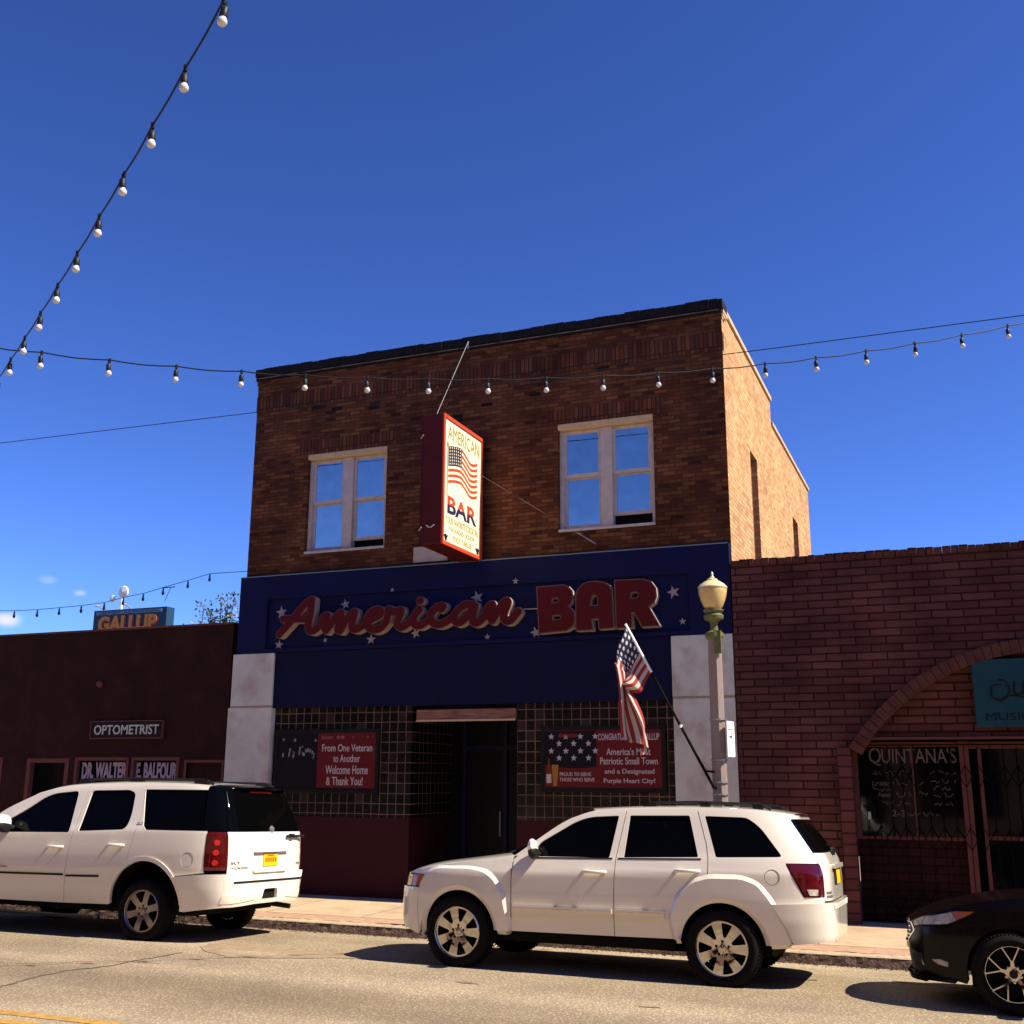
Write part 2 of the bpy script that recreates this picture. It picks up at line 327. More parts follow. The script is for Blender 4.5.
def border(F):
    cnt = {}
    for f in F:
        for i in range(len(f)):
            e = (f[i], f[(i+1) % len(f)]); cnt[e] = cnt.get(e, 0)+1
    return [e for e in cnt if (e[1], e[0]) not in cnt]

class MB:
    def __init__(s): s.v = []; s.f = []; s.n = []
    def add(s, V, F, flip=False):
        o = len(s.v); s.v += [tuple(map(float, q)) for q in V]
        s.f += [[o+i for i in (f[::-1] if flip else f)] for f in F]
        return s
    def quad(s, a, b, c, d): return s.add([a, b, c, d], [[0, 1, 2, 3]])
    def box(s, x0, x1, y0, y1, z0, z1):
        V = [(x0, y0, z0), (x1, y0, z0), (x1, y1, z0), (x0, y1, z0), (x0, y0, z1), (x1, y0, z1), (x1, y1, z1), (x0, y1, z1)]
        return s.add(V, [[0, 3, 2, 1], [4, 5, 6, 7], [0, 1, 5, 4], [1, 2, 6, 5], [2, 3, 7, 6], [3, 0, 4, 7]])
    def tube(s, pts, r, n=8, cap=True):
        P = [Vector(p) for p in pts]; R = r if isinstance(r, (list, tuple)) else [r]*len(P)
        rings = []; up = None
        for i, p in enumerate(P):
            d = (P[min(i+1, len(P)-1)]-P[max(i-1, 0)]).normalized()
            if up is None:
                up = Vector((0, 0, 1)) if abs(d.z) < 0.9 else Vector((1, 0, 0))
            a = d.cross(up).normalized(); b = a.cross(d).normalized(); up = b
            rings.append([p+(a*math.cos(2*math.pi*k/n)+b*math.sin(2*math.pi*k/n))*R[i] for k in range(n)])
        V = [q for rg in rings for q in rg]; F = []
        for i in range(len(P)-1):
            for k in range(n):
                F.append([i*n+k, (i+1)*n+k, (i+1)*n+(k+1) % n, i*n+(k+1) % n][::-1])
        if cap: F.append(list(range(n))[::-1]); F.append([(len(P)-1)*n+k for k in range(n)])
        return s.add(V, F)
    def lathe(s, prof, c=(0, 0, 0), axis='z', n=24, a0=0.0, a1=2*math.pi):
        full = abs(a1-a0-2*math.pi) < 1e-6; m = n if full else n+1
        V = []; F = []
        for (r, h) in prof:
            for k in range(m):
                t = a0+(a1-a0)*k/n; x, y = r*math.cos(t), r*math.sin(t)
                if axis == 'z': q = (c[0]+x, c[1]+y, c[2]+h)
                elif axis == 'y': q = (c[0]+x, c[1]+h, c[2]+y)
                else: q = (c[0]+h, c[1]+x, c[2]+y)
                V.append(q)
        for i in range(len(prof)-1):
            for k in range(n):
                a, b = i*m+k, i*m+(k+1) % m
                F.append([a, b, b+m, a+m] if axis != 'y' else [a, a+m, b+m, b])
        return s.add(V, F)
    def prism(s, poly, fn, w0, w1, holes=(), sp=None):
        """fill a 2D outline and give it thickness: fn(u,v,w) -> xyz, front face at w1"""
        vv, F = fill2d(poly, holes, sp); n = len(vv)
        V = [fn(a, b, w1) for a, b in vv]+[fn(a, b, w0) for a, b in vv]
        FF = F+[[i+n for i in f[::-1]] for f in F]
        s.add(V, FF)
        V2 = []; F2 = []
        for a, b in border(F):
            o = len(V2); V2 += [V[a], V[a+n], V[b+n], V[b]]; F2.append([o, o+1, o+2, o+3])
        return s.add(V2, F2)
    def build(s, name, m, parent=None, smooth=None, local=False, bevel=0.0):
        me = bpy.data.meshes.new(name); V = s.v
        if parent is not None and not local:
            o = base(parent); V = [(a-o[0], b-o[1], c-o[2]) for a, b, c in V]
        me.from_pydata(V, [], s.f); me.validate(clean_customdata=False); me.update()
        if m is not None: me.materials.append(m)
        ob = bpy.data.objects.new(name, me); COL.objects.link(ob)
        if parent is not None: ob.parent = parent
        if smooth is not None:
            me.polygons.foreach_set('use_smooth', [True]*len(me.polygons))
            if s.n and len(s.n) == len(s.v) == len(me.vertices): me.normals_split_custom_set_from_vertices(s.n)
            else: me.set_sharp_from_angle(angle=rad(smooth))
        if bevel > 0:
            b = ob.modifiers.new('bevel', 'BEVEL'); b.width = bevel; b.segments = 2; b.limit_method = 'ANGLE'; b.angle_limit = rad(40)
        return ob

def base(o):
    x, y, z = 0.0, 0.0, 0.0
    while o is not None: x += o.location[0]; y += o.location[1]; z += o.location[2]; o = o.parent
    return x, y, z

def tag(o, label=None, cat=None, group=None, kind=None):
    if label: o['label'] = label
    if cat: o['category'] = cat
    if group: o['group'] = group
    if kind: o['kind'] = kind
    return o
def thing(name, label, cat, loc=(0, 0, 0), group=None):
    o = bpy.data.objects.new(name, None); COL.objects.link(o); o.location = loc; o.empty_display_size = 0.2
    return tag(o, label, cat, group)
def struct(name, mb, m, **k): return tag(mb.build(name, m, **k), kind='structure')

FACE = lambda y: (lambda u, v, w: (u, y-w, v))            # upright plane looking at the street; w comes forward
SIDE = lambda x: (lambda u, v, w: (x+w, u, v))            # upright plane looking along +x

_font_cache = {}
def glyphs(body, bold=0.0, shear=0.0):
    k = (body, bold, shear)
    if k in _font_cache: return _font_cache[k]
    c = bpy.data.curves.new('t', 'FONT'); c.body = body; c.size = 1.0; c.offset = bold; c.shear = shear; c.resolution_u = 3; c.extrude = 0.5
    o = bpy.data.objects.new('t', c); COL.objects.link(o)
    dg = bpy.context.evaluated_depsgraph_get(); me = bpy.data.meshes.new_from_object(o.evaluated_get(dg))
    V = np.array([v.co[:] for v in me.vertices]); F = [list(p.vertices) for p in me.polygons]
    bpy.data.objects.remove(o); bpy.data.curves.remove(c); bpy.data.meshes.remove(me)
    V[:, 0] -= V[:, 0].min(); V[:, 0] /= V[:, 0].max()
    lo, hi = V[:, 1].min(), V[:, 1].max(); V[:, 1] = (V[:, 1]-lo)/(hi-lo)
    _font_cache[k] = (V, F); return V, F
def text(mb, body, fn, u0, u1, v0, v1, t=0.004, bold=0.0, shear=0.0, w0=0.0):
    V, F = glyphs(body, bold, shear)
    return mb.add([fn(u0+(u1-u0)*a, v0+(v1-v0)*b, w0+t*(c+0.5)) for a, b, c in V], F)

def iso(sdf, x0, x1, y0, y1, h):
    """marching squares fill of sdf<0"""
    nx, ny = int((x1-x0)/h)+2, int((y1-y0)/h)+2
    X, Y = np.meshgrid(x0+h*np.arange(nx), y0+h*np.arange(ny), indexing='ij')
    D = sdf(np.stack([X.ravel(), Y.ravel()], 1)).reshape(nx, ny); D[np.abs(D) < 1e-7] = 1e-7
    V = []; idx = {}; F = []
    def vert(key, p):
        if key not in idx: idx[key] = len(V); V.append(p)
        return idx[key]
    act = np.argwhere((np.minimum.reduce([D[:-1, :-1], D[1:, :-1], D[1:, 1:], D[:-1, 1:]]) < 0))
    for i, j in act:
        cs = [(i, j), (i+1, j), (i+1, j+1), (i, j+1)]; f = []
        for k in range(4):
            a, b = cs[k], cs[(k+1) % 4]; da, db = D[a], D[b]
            if da < 0: f.append(vert(('c',)+tuple(a), (x0+h*a[0], y0+h*a[1])))
            if (da < 0) != (db < 0):
                t = da/(da-db); key = ('e',)+tuple(sorted([tuple(a), tuple(b)]))
                f.append(vert(key, (x0+h*(a[0]+(b[0]-a[0])*t), y0+h*(a[1]+(b[1]-a[1])*t))))
        if len(f) >= 3: F.append(f)
    return V, F
def extrude(mb, V, F, fn, w0, w1):
    n = len(V); P = [fn(a, b, w1) for a, b in V]+[fn(a, b, w0) for a, b in V]
    mb.add(P, F)
    V2 = []; F2 = []
    for a, b in border(F):
        o = len(V2); V2 += [P[a], P[a+n], P[b+n], P[b]]; F2.append([o, o+1, o+2, o+3])
    return mb.add(V2, F2)
def seg_dist(p, a, b):
    a = np.array(a); b = np.array(b); d = b-a; L = (d*d).sum()
    t = np.clip(((p-a)@d)/L, 0, 1) if L > 0 else np.zeros(len(p))
    return np.sqrt(((p-a-t[:, None]*d)**2).sum(1))
def poly_sdf(loops):
    def f(p):
        d = np.full(len(p), 1e9)
        for lp in loops:
            for a, b in zip(lp, lp[1:]+lp[:1]): d = np.minimum(d, seg_dist(p, a, b))
        return np.where(inside(p, loops), -d, d)
    return f
def catmull(P, n):
    P = [np.array(p, float) for p in P]; out = []
    Q = [2*P[0]-P[1]]+P+[2*P[-1]-P[-2]]
    for i in range(1, len(Q)-2):
        for k in range(n):
            t = k/n
            out.append(0.5*((2*Q[i])+(Q[i+1]-Q[i-1])*t+(2*Q[i-1]-5*Q[i]+4*Q[i+1]-Q[i+2])*t*t+(3*Q[i]-Q[i-1]-3*Q[i+1]+Q[i+2])*t**3))
    out.append(P[-1]); return out
def star(cx, cy, r, rot=0.0):
    return [(cx+(r if k % 2 == 0 else r*0.40)*math.sin(rot+k*math.pi/5), cy+(r if k % 2 == 0 else r*0.40)*math.cos(rot+k*math.pi/5)) for k in range(10)]
def circle(cx, cy, r, n=24): return [(cx+r*math.cos(2*math.pi*k/n), cy+r*math.sin(2*math.pi*k/n)) for k in range(n)]
def rect(x0, x1, y0, y1): return [(x0, y0), (x1, y0), (x1, y1), (x0, y1)]

def wallgrid(mb, a0, a1, b0, b1, holes, fn, depth):
    """wall face with rectangular openings and their reveals; fn(u,v,w), face at w=0, reveals go to w=-depth"""
    us = sorted({a0, a1, *[h[0] for h in holes], *[h[1] for h in holes]}); vs = sorted({b0, b1, *[h[2] for h in holes], *[h[3] for h in holes]})
    for i in range(len(us)-1):
        for j in range(len(vs)-1):
            cu, cv = (us[i]+us[i+1])/2, (vs[j]+vs[j+1])/2
            if any(h[0] < cu < h[1] and h[2] < cv < h[3] for h in holes): continue
            mb.quad(fn(us[i], vs[j], 0), fn(us[i+1], vs[j], 0), fn(us[i+1], vs[j+1], 0), fn(us[i], vs[j+1], 0))
    for (p, q, r, s) in holes:
        c = [(p, r), (q, r), (q, s), (p, s)]
        for k in range(4):
            a, b = c[k], c[(k+1) % 4]
            mb.quad(fn(*a, 0), fn(*a, -depth), fn(*b, -depth), fn(*b, 0))
    return mb
# ------------------------------------------------------------------ the setting
KERB = 13.34; GUT = -0.09; WALLY = 16.0
def road_z(y): return 0.0 if y <= 11.0 else -(y-11.0)*0.0385
mb = MB()
ys = [1.6, 4.0, 7.0, 9.0, 11.0, 12.0, KERB+0.02]; xs = [-160, -60, -25, -12, -6, 0, 6, 14, 40, 120]
V = [(x, y, road_z(y)) for y in ys for x in xs]; n = len(xs)
struct('road', mb.add(V, [[j*n+i, j*n+i+1, (j+1)*n+i+1, (j+1)*n+i] for j in range(len(ys)-1) for i in range(n-1)]), M['road'])
mb = MB(); mb.quad((-900, -900, -0.6), (900, -900, -0.6), (900, 1500, -0.6), (-900, 1500, -0.6)); struct('ground', mb, M['ground'])
# far kerb with a chipped, uneven lip
def strip(prof, mb, x0=-160, x1=120, fine=(-14, 4), wob=0.0):
    xx = [x0, -60, -30, -20]+[fine[0]+0.06*i for i in range(int((fine[1]-fine[0])/0.06)+1)]+[8, 20, 50, x1]
    r = random.Random(3); V = []
    for x in xx:
        j = [(r.uniform(-1, 1)*wob, r.uniform(-1, 1)*wob) for _ in prof]
        V += [(x, y+(j[k][0] if 0 < k else 0), z+(j[k][1] if 0 < k < len(prof)-1 else 0)) for k, (y, z) in enumerate(prof)]
    m = len(prof); F = [[i*m+k, (i+1)*m+k, (i+1)*m+k+1, i*m+k+1] for i in range(len(xx)-1) for k in range(m-1)]
    return mb.add(V, F)
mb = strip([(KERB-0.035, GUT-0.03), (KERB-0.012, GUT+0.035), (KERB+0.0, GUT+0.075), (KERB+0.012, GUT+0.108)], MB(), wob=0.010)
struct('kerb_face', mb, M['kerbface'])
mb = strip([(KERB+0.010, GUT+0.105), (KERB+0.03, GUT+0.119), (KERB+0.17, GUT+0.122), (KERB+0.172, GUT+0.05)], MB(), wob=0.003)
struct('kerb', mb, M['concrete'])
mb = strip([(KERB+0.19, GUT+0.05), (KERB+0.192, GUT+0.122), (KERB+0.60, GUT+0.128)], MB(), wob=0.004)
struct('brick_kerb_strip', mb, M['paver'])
mb = MB(); mb.box(-160, 120, KERB+0.02, WALLY+0.5, -0.4, GUT+0.06); struct('sidewalk_bed', mb, M['tar'])
# sidewalk slabs with open joints, rising gently to the walls
mb = MB(); xj = [-160, -60, -30]+[-20+1.52*i for i in range(20)]+[20, 60, 120]
for a, b in zip(xj, xj[1:]):
    mb.quad((a+0.006, KERB+0.605, 0.040), (b-0.006, KERB+0.605, 0.040), (b-0.006, WALLY+0.35, 0.060), (a+0.006, WALLY+0.35, 0.060))
struct('sidewalk', mb, M['sidewalk'])
mb = MB(); mb.box(-160, 120, -5.0, 1.6, -0.5, 0.13); struct('near_sidewalk', mb, M['sidewalk'])
mb = MB()
for y0 in (7.56, 7.30): mb.quad((-160, y0-0.06, 0.004), (120, y0-0.06, 0.004), (120, y0+0.07, 0.004), (-160, y0+0.07, 0.004))
struct('yellow_line', mb, M['yellow'])
def ribbon(mb, pts, w, z=0.004):
    r = random.Random(5); P = [np.array(p) for p in catmull(pts, 8)]; V = []
    for i, p in enumerate(P):
        d = P[min(i+1, len(P)-1)]-P[max(i-1, 0)]; d /= np.linalg.norm(d)+1e-9; nrm = np.array([-d[1], d[0]]); k = w*(0.6+0.8*r.random()); p = p+nrm*r.uniform(-1, 1)*w
        for sgn in (-1, 1): q = p+nrm*k*sgn; V.append((q[0], q[1], z+road_z(q[1])))
    return mb.add(V, [[2*i, 2*i+1, 2*i+3, 2*i+2] for i in range(len(P)-1)])
mb = MB()
ribbon(mb, [(-8.45, 7.9), (-8.52, 8.39), (-8.58, 8.82), (-8.59, 9.3), (-8.39, 9.7), (-8.37, 10.05), (-8.31, 10.37), (-8.28, 10.7)], 0.016)
ribbon(mb, [(-11.5, 9.0), (-9.5, 9.42), (-9.05, 9.62), (-8.6, 9.95), (-8.0, 10.0)], 0.006)
struct('road_crack', mb, M['crack'])
r = random.Random(11)
pl = [(-8.40, 11.186), (-8.477, 11.577), (-7.8, 11.62), (-7.2, 11.5), (-6.726, 11.55), (-5.6, 11.40), (-5.3, 11.25), (-6.427, 11.10), (-7.035, 10.80), (-7.615, 10.62), (-8.1, 10.9)]
pl = [(p[0]+r.uniform(-.05, .05), p[1]+r.uniform(-.02, .02)) for p in resample(pl, 0.12)]
vv, F = fill2d(pl); mb = MB(); mb.add([(a, b, road_z(b)+0.005) for a, b in vv], F); struct('road_patch', mb, M['patch'])

mb = MB(); r = random.Random(77)
for cx, cy, s in ((-9.9, 12.3, .45), (-3.9, 12.2, .35), (-1.9, 12.0, .16), (-0.2, 12.3, .3), (-4.6, 10.3, .07), (-2.7, 9.9, .05)):
    ph = [r.uniform(0, 6.28) for _ in range(4)]
    P = [(cx+s*1.9*(1+.25*math.sin(2*t+ph[0])+.18*math.sin(5*t+ph[1])+.1*math.sin(11*t+ph[2]))*math.cos(t), cy+s*.55*(1+.25*math.sin(3*t+ph[3])+.12*math.sin(9*t+ph[1]))*math.sin(t)) for t in [2*math.pi*k/48 for k in range(48)]]
    vv, F = fill2d(P); mb.add([(p, q, road_z(q)+0.0045) for p, q in vv], F)
struct('oil_stain', mb, M['oil'])

# litter of gravel and leaf crumbs lying in the gutter
mb = MB(); r = random.Random(21)
for i in range(1500):
    x = r.uniform(-13, 3.5); y = KERB-0.02-abs(r.gauss(0, 0.07)); s = r.uniform(0.004, 0.014); z = road_z(y)
    p = [(x+r.uniform(-s, s)*1.5, y+r.uniform(-s, s), z-0.002), (x+r.uniform(-s, s)*1.5+s, y+r.uniform(-s, s), z), (x+r.uniform(-s, s), y+s, z+r.uniform(0, s)), (x, y, z+s)]
    mb.add(p, [[0, 1, 3], [1, 2, 3], [2, 0, 3]])
tag(mb.build('gutter_litter', M['kerbface']), label='crumbs of gravel and dry leaves along the kerb', cat='litter', kind='stuff')

# ------------------------------------------------------------------ bar building
BX0, BX1 = -11.53, -2.95; BZ = 9.05
bar = thing('bar_building', 'two storey brick corner building with blue and white bar front', 'building', ((BX0+BX1)/2, WALLY, 0.05))
W1 = (-10.37, -8.79, 5.67, 7.45); W2 = (-5.67, -4.09, 5.69, 7.46)
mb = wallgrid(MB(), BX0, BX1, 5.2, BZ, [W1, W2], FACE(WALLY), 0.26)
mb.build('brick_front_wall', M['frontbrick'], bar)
# right side wall, stepping down towards the back, two tall boarded windows
S1 = (18.09, 18.79, 4.9, 7.34); S2 = (23.16, 23.95, 4.9, 7.30)
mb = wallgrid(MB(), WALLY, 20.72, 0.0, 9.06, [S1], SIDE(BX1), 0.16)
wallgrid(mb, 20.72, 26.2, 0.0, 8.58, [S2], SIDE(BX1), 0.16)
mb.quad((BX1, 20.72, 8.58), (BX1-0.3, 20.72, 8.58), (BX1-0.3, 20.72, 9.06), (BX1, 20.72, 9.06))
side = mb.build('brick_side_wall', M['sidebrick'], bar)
mb = MB()
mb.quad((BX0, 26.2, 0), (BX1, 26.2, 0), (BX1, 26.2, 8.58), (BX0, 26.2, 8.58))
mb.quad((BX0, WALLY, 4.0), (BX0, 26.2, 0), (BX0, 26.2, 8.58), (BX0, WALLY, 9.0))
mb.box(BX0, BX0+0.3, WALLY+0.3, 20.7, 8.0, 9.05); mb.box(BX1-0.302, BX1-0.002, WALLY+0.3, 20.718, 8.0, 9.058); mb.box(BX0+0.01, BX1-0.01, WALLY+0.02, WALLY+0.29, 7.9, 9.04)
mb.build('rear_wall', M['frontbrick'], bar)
mb = MB(); mb.box(BX0+0.02, BX1-0.02, WALLY+0.3, 26.15, 8.0, 8.25); mb.build('roof', M['roofing'], bar)
for (y0, y1, z0, z1) in (S1, S2):
    w = MB(); w.box(BX1-0.17, BX1-0.13, y0, y1, z0, z1); w = w.build('boarded_window', M['brownboard'], bar)
    f = MB(); f.box(BX1-0.13, BX1-0.10, y0, y0+0.06, z0, z1); f.box(BX1-0.13, BX1-0.10, y1-0.06, y1, z0, z1); f.box(BX1-0.128, BX1-0.09, y0+0.06, y1-0.06, 6.25, 6.33); f.build('frame', M['brownboard'], w)
# top of the front: corbelled dark cornice and a soldier course
mb = MB(); r = random.Random(9); x = BX0-0.03
while x < BX1+0.02:
    L = min(r.uniform(0.10, 0.30), BX1+0.04-x); mb.box(x+0.004, x+L-0.004, WALLY-0.075+r.uniform(-.008, .008), WALLY+0.31, 9.055, 9.205+r.uniform(-.012, .010)); x += L
mb.box(BX0-0.02, BX1+0.012, WALLY-0.055, WALLY+0.25, 8.985, 9.052)
mb.build('cornice', M['tar'], bar)
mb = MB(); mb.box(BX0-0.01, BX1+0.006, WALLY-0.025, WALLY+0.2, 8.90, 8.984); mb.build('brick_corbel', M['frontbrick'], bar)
mb = MB(); mb.box(BX0-0.004, BX1+0.003, WALLY-0.012, WALLY+0.1, 8.38, 8.68); mb.build('soldier_course', M['soldier'], bar)
mb = MB(); mb.box(BX0+0.02, BX1-0.02, WALLY-0.064, WALLY-0.056, 9.020, 9.034); mb.build('mortar_line', M['brickline'], bar)
for q in ((BX1-0.33, BX1+0.035, WALLY+0.32, 20.75, 9.062, 9.15), (BX1-0.33, BX1+0.035, 20.78, 26.25, 8.582, 8.66), (BX0-0.03, BX0+0.33, WALLY+0.32, 20.75, 9.062, 9.15)):
    mb = MB(); mb.box(*q); mb.build('side_coping', M['tancope'], bar, bevel=0.01)
mb = MB()
for k in range(3): mb.box(BX1-0.05, BX1+0.012+0.012*k, WALLY+0.003, WALLY+0.10+0.12*k, 8.905+0.049*k, 8.955+0.049*k)
mb.build('corner_corbel', M['tancope'], bar)
# patches of missing and protruding bricks scattered in the upper wall
mb = MB(); r = random.Random(14)
for _ in range(16):
    x = BX0+0.2+0.1075*r.randint(0, 76); z = 0.0715*r.randint(106, 118)
    if (W1[0]-.4 < x < W1[1]+.4 or W2[0]-.4 < x < W2[1]+.4) and z < 7.8: continue
    L = 0.2; mb = MB(); mb.box(x, min(x+L, BX1-0.05), WALLY-0.004-r.random()*0.006, WALLY+0.03, z+0.005, z+0.066); mb.build('dark_brick', M['tar'], bar)

def sash_window(x0, x1, z0, z1, raised):
    yb = WALLY+0.11
    s = MB(); s.box(x0-0.18, x1+0.18, WALLY-0.010, WALLY+0.12, z1+0.012, z1+0.27); s.build('window_soldier_course', M['soldier'], bar)
    f = MB(); jm, mul = 0.065, 0.19
    f.box(x0, x0+jm, yb-0.03, yb+0.10, z0, z1-0.09); f.box(x1-jm, x1, yb-0.03, yb+0.10, z0, z1-0.09)
    cx = (x0+x1)/2; f.box(cx-mul/2, cx+mul/2, yb-0.04, yb+0.10, z0+0.035, z1-0.09)
    f.box(x0+0.002, x1-0.002, WALLY-0.012, yb+0.10, z0-0.010, z0+0.035)
    win = f.build('window', M['frame'], bar, bevel=0.006)
    h = MB(); h.box(x0+0.002, x1-0.002, WALLY-0.010, yb+0.10, z1-0.085, z1+0.008); h.build('head_trim', M['cream'], win, bevel=0.006)
    b = MB(); b.box(x0+0.01, x1-0.01, yb+0.14, yb+0.16, z0, z1); b.build('dark_interior', M['black'], win)
    zm = z0+0.92
    for i, (a, c) in enumerate(((x0+jm, cx-mul/2), (cx+mul/2, x1-jm))):
        lift = raised[i]; st = 0.048
        sh = MB()
        sh.box(a, a+st, yb+0.0, yb+0.035, zm+0.03, z1-0.09); sh.box(c-st, c, yb+0.0, yb+0.035, zm+0.03, z1-0.09); sh.box(a, c, yb+0.001, yb+0.034, z1-0.15, z1-0.092); sh.box(a, c, yb-0.004, yb+0.034, zm-0.03, zm+0.03)
        lo = z0+0.06+lift
        sh.box(a, a+st, yb+0.036, yb+0.07, lo, zm+0.02); sh.box(c-st, c, yb+0.036, yb+0.07, lo, zm+0.02); sh.box(a, c, yb+0.037, yb+0.069, lo, lo+0.06); sh.box(a, c, yb+0.037, yb+0.069, zm-0.055, zm-0.032)
        sh.build('sash', M['frame'], win)
        p = MB(); p.box(a+st, c-st, yb+0.012, yb+0.020, zm+0.03, z1-0.15); p.build('pane', M['pane'], win)
        p = MB(); p.box(a+st, c-st, yb+0.048, yb+0.056, lo+0.06, zm-0.055); p.build('pane', M['pane'], win)
sash_window(*W1, (0.0, 0.13)); sash_window(*W2, (0.0, 0.16))

# ground floor front: blue fascia with a sunken sign bed, white end panels, glass block bays, red dado, deep doorway
FX0, FX1 = -11.62, -2.965
fy = WALLY-0.12
mb = MB(); RB = (-10.98, -3.58, 4.02, 4.88)
wallgrid(mb, FX0+0.06, FX1, 3.955, 5.30, [RB], FACE(fy), 0.05)
mb.quad((RB[0], fy+0.05, RB[2]), (RB[1], fy+0.05, RB[2]), (RB[1], fy+0.05, RB[3]), (RB[0], fy+0.05, RB[3]))
mb.box(FX0+0.06, FX1, fy+0.051, WALLY+0.02, 3.96, 5.298); mb.box(FX0+0.06, FX0+0.09, fy+0.002, fy+0.06, 3.957, 5.299); mb.box(FX1-0.03, FX1-0.001, fy+0.002, fy+0.06, 3.957, 5.299); mb.box(FX0+0.06, FX1, fy+0.002, fy+0.06, 5.27, 5.2995)
fas = mb.build('fascia', M['blue'], bar)
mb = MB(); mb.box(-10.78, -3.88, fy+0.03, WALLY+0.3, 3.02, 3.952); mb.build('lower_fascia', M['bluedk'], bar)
mb = MB(); mb.box(FX0+0.06, FX1-0.02, WALLY-0.13, WALLY-0.115, 5.286, 5.302); mb.build('fascia_edge_trim', M['slate'], bar)
for sx, sz, sr in [(-10.708, 4.646, 1), (-9.451, 4.721, 0.8), (-10.729, 4.09, 0.75), (-9.815, 4.133, 0.4), (-8.937, 4.109, 0.8), (-8.542, 4.908, 0.35), (-7.03, 4.702, 1), (-6.348, 4.92, 0.5), (-8.117, 4.178, 0.8), (-6.846, 4.061, 0.5), (-3.825, 4.609, 0.9), (-6.028, 4.099, 0.85), (-3.70, 4.163, 0.5)]:
    inb = RB[0] < sx < RB[1] and RB[2] < sz < RB[3]; yy = fy+0.05 if inb else fy
    m_ = MB(); m_.prism(star(sx, sz, 0.115*sr, rng.uniform(-0.3, 0.3)), FACE(yy-0.002), 0.0, 0.012); m_.build('star', M['star'], fas)
for (a0, a1, b0, b1) in ((FX0, -10.785, FX0-0.04, -10.78), (-3.875, FX1, -3.87, FX1)):
    mb = MB(); mb.box(a0, a1, fy-0.005, WALLY+0.3, 3.06, 3.95); mb.box(b0, b1, fy-0.007, WALLY+0.3, 0.05, 3.035)
    c = mb.build('white_pillar', M['whitecol'], bar, bevel=0.008)
    mb = MB(); mb.box(a0+0.003, a1-0.003, fy-0.012, WALLY+0.29, 3.036, 3.059); mb.build('seam_strip', M['seam'], c)
DX0, DX1 = -8.18, -6.36
for (a, b) in ((-10.78, DX0), (DX1, -3.875)):
    mb = MB(); mb.box(a, b, WALLY, WALLY+0.14, 1.27, 3.02); mb.build('glass_block_wall', M['glassblock'], bar)
    mb = MB(); mb.box(a, b, WALLY-0.02, WALLY+0.16, 0.04, 1.268); mb.build('dado', M['dado'], bar)
for a, b, e in ((DX0-0.14, DX0, 0.01), (DX1, DX1+0.14, -0.01)):
    mb = MB(); mb.box(a, b, WALLY+0.141, WALLY+1.5, 1.27, 3.02); mb.build('glass_block_return', M['glassblocky'], bar)
    mb = MB(); mb.box(a+(e if e < 0 else 0), b+(e if e > 0 else 0), WALLY+0.161, WALLY+1.5, 0.04, 1.268); mb.build('dado_return', M['dado'], bar)
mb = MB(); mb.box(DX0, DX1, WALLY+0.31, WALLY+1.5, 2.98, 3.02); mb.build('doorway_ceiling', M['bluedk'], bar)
mb = MB(); mb.box(DX0, DX1, WALLY+1.5, WALLY+1.6, 0.04, 3.02); d = mb.build('door', M['door'], bar)
mb = MB()
for x in (DX0+0.25, DX0+1.0, DX1-0.12): mb.box(x, x+0.06, WALLY+1.44, WALLY+1.499, 0.05, 2.95)
mb.box(DX0+0.31, DX0+1.0, WALLY+1.45, WALLY+1.498, 2.35, 2.42); mb.box(DX0+1.06, DX1-0.12, WALLY+1.45, WALLY+1.498, 2.35, 2.42); mb.build('frame', M['doorframe'], d)
mb = MB(); mb.tube([(DX0+0.95, WALLY+1.42, 0.95), (DX0+0.95, WALLY+1.42, 1.35)], 0.014); mb.build('handle', M['steel'], d)
mb = MB(); mb.box(-8.09, DX1-0.02, WALLY-0.03, WALLY+0.05, 2.785, 2.95); l_ = mb.build('lintel_board', M['woodlintel'], bar, bevel=0.006)
mb = MB(); mb.box(-8.09, DX1-0.02, WALLY-0.045, WALLY-0.031, 2.76, 2.79); mb.build('lintel_edge', M['cream'], l_)
mb = MB(); mb.box(-8.22, -7.60, WALLY-0.03, WALLY+0.005, 5.36, 5.62); mb.build('sign_backing_panel', M['frame'], bar)

# ------------------------------------------------------------------ dark stucco building on the left
LX0, LX1, LZ = -40.0, -11.74, 4.50
opt = thing('stucco_building', 'low dark brown stucco building with painted shop windows, left of the bar', 'building', (-20, WALLY, 0.05))
dO = (-16.16, -15.16, 0.06, 2.20); wA = (-15.02, -13.80, 0.75, 2.22); wB = (-13.74, -12.70, 0.75, 2.22); pO = (-12.54, -11.80, 0.35, 2.12); wC = (-19.6, -16.76, 0.75, 2.22)
mb = wallgrid(MB(), LX0, LX1, 0.0, LZ, [dO, wA, wB, pO, wC], FACE(WALLY), 0.16)
mb.quad((LX1, WALLY, 0), (LX1, 28, 0), (LX1, 28, LZ), (LX1, WALLY, LZ)); mb.quad((LX0, 28, 0), (LX1, 28, 0), (LX1, 28, LZ), (LX0, 28, LZ)); mb.quad((LX0, WALLY, 0), (LX0, 28, 0), (LX0, 28, LZ), (LX0, WALLY, LZ))
mb.box(LX0, LX1-0.01, WALLY+0.01, WALLY+0.25, LZ-0.6, LZ+0.005)
mb.build('stucco_wall', M['stucco'], opt)
mb = MB(); mb.box(LX0, LX1, WALLY+0.2, 28, LZ-0.35, LZ-0.2); mb.build('roof', M['roofing'], opt)
mb = MB(); mb.box(LX0-0.02, LX1-0.005, WALLY-0.02, WALLY+0.28, LZ+0.006, LZ+0.04); mb.build('roof_edge', M['stuccotrim'], opt)
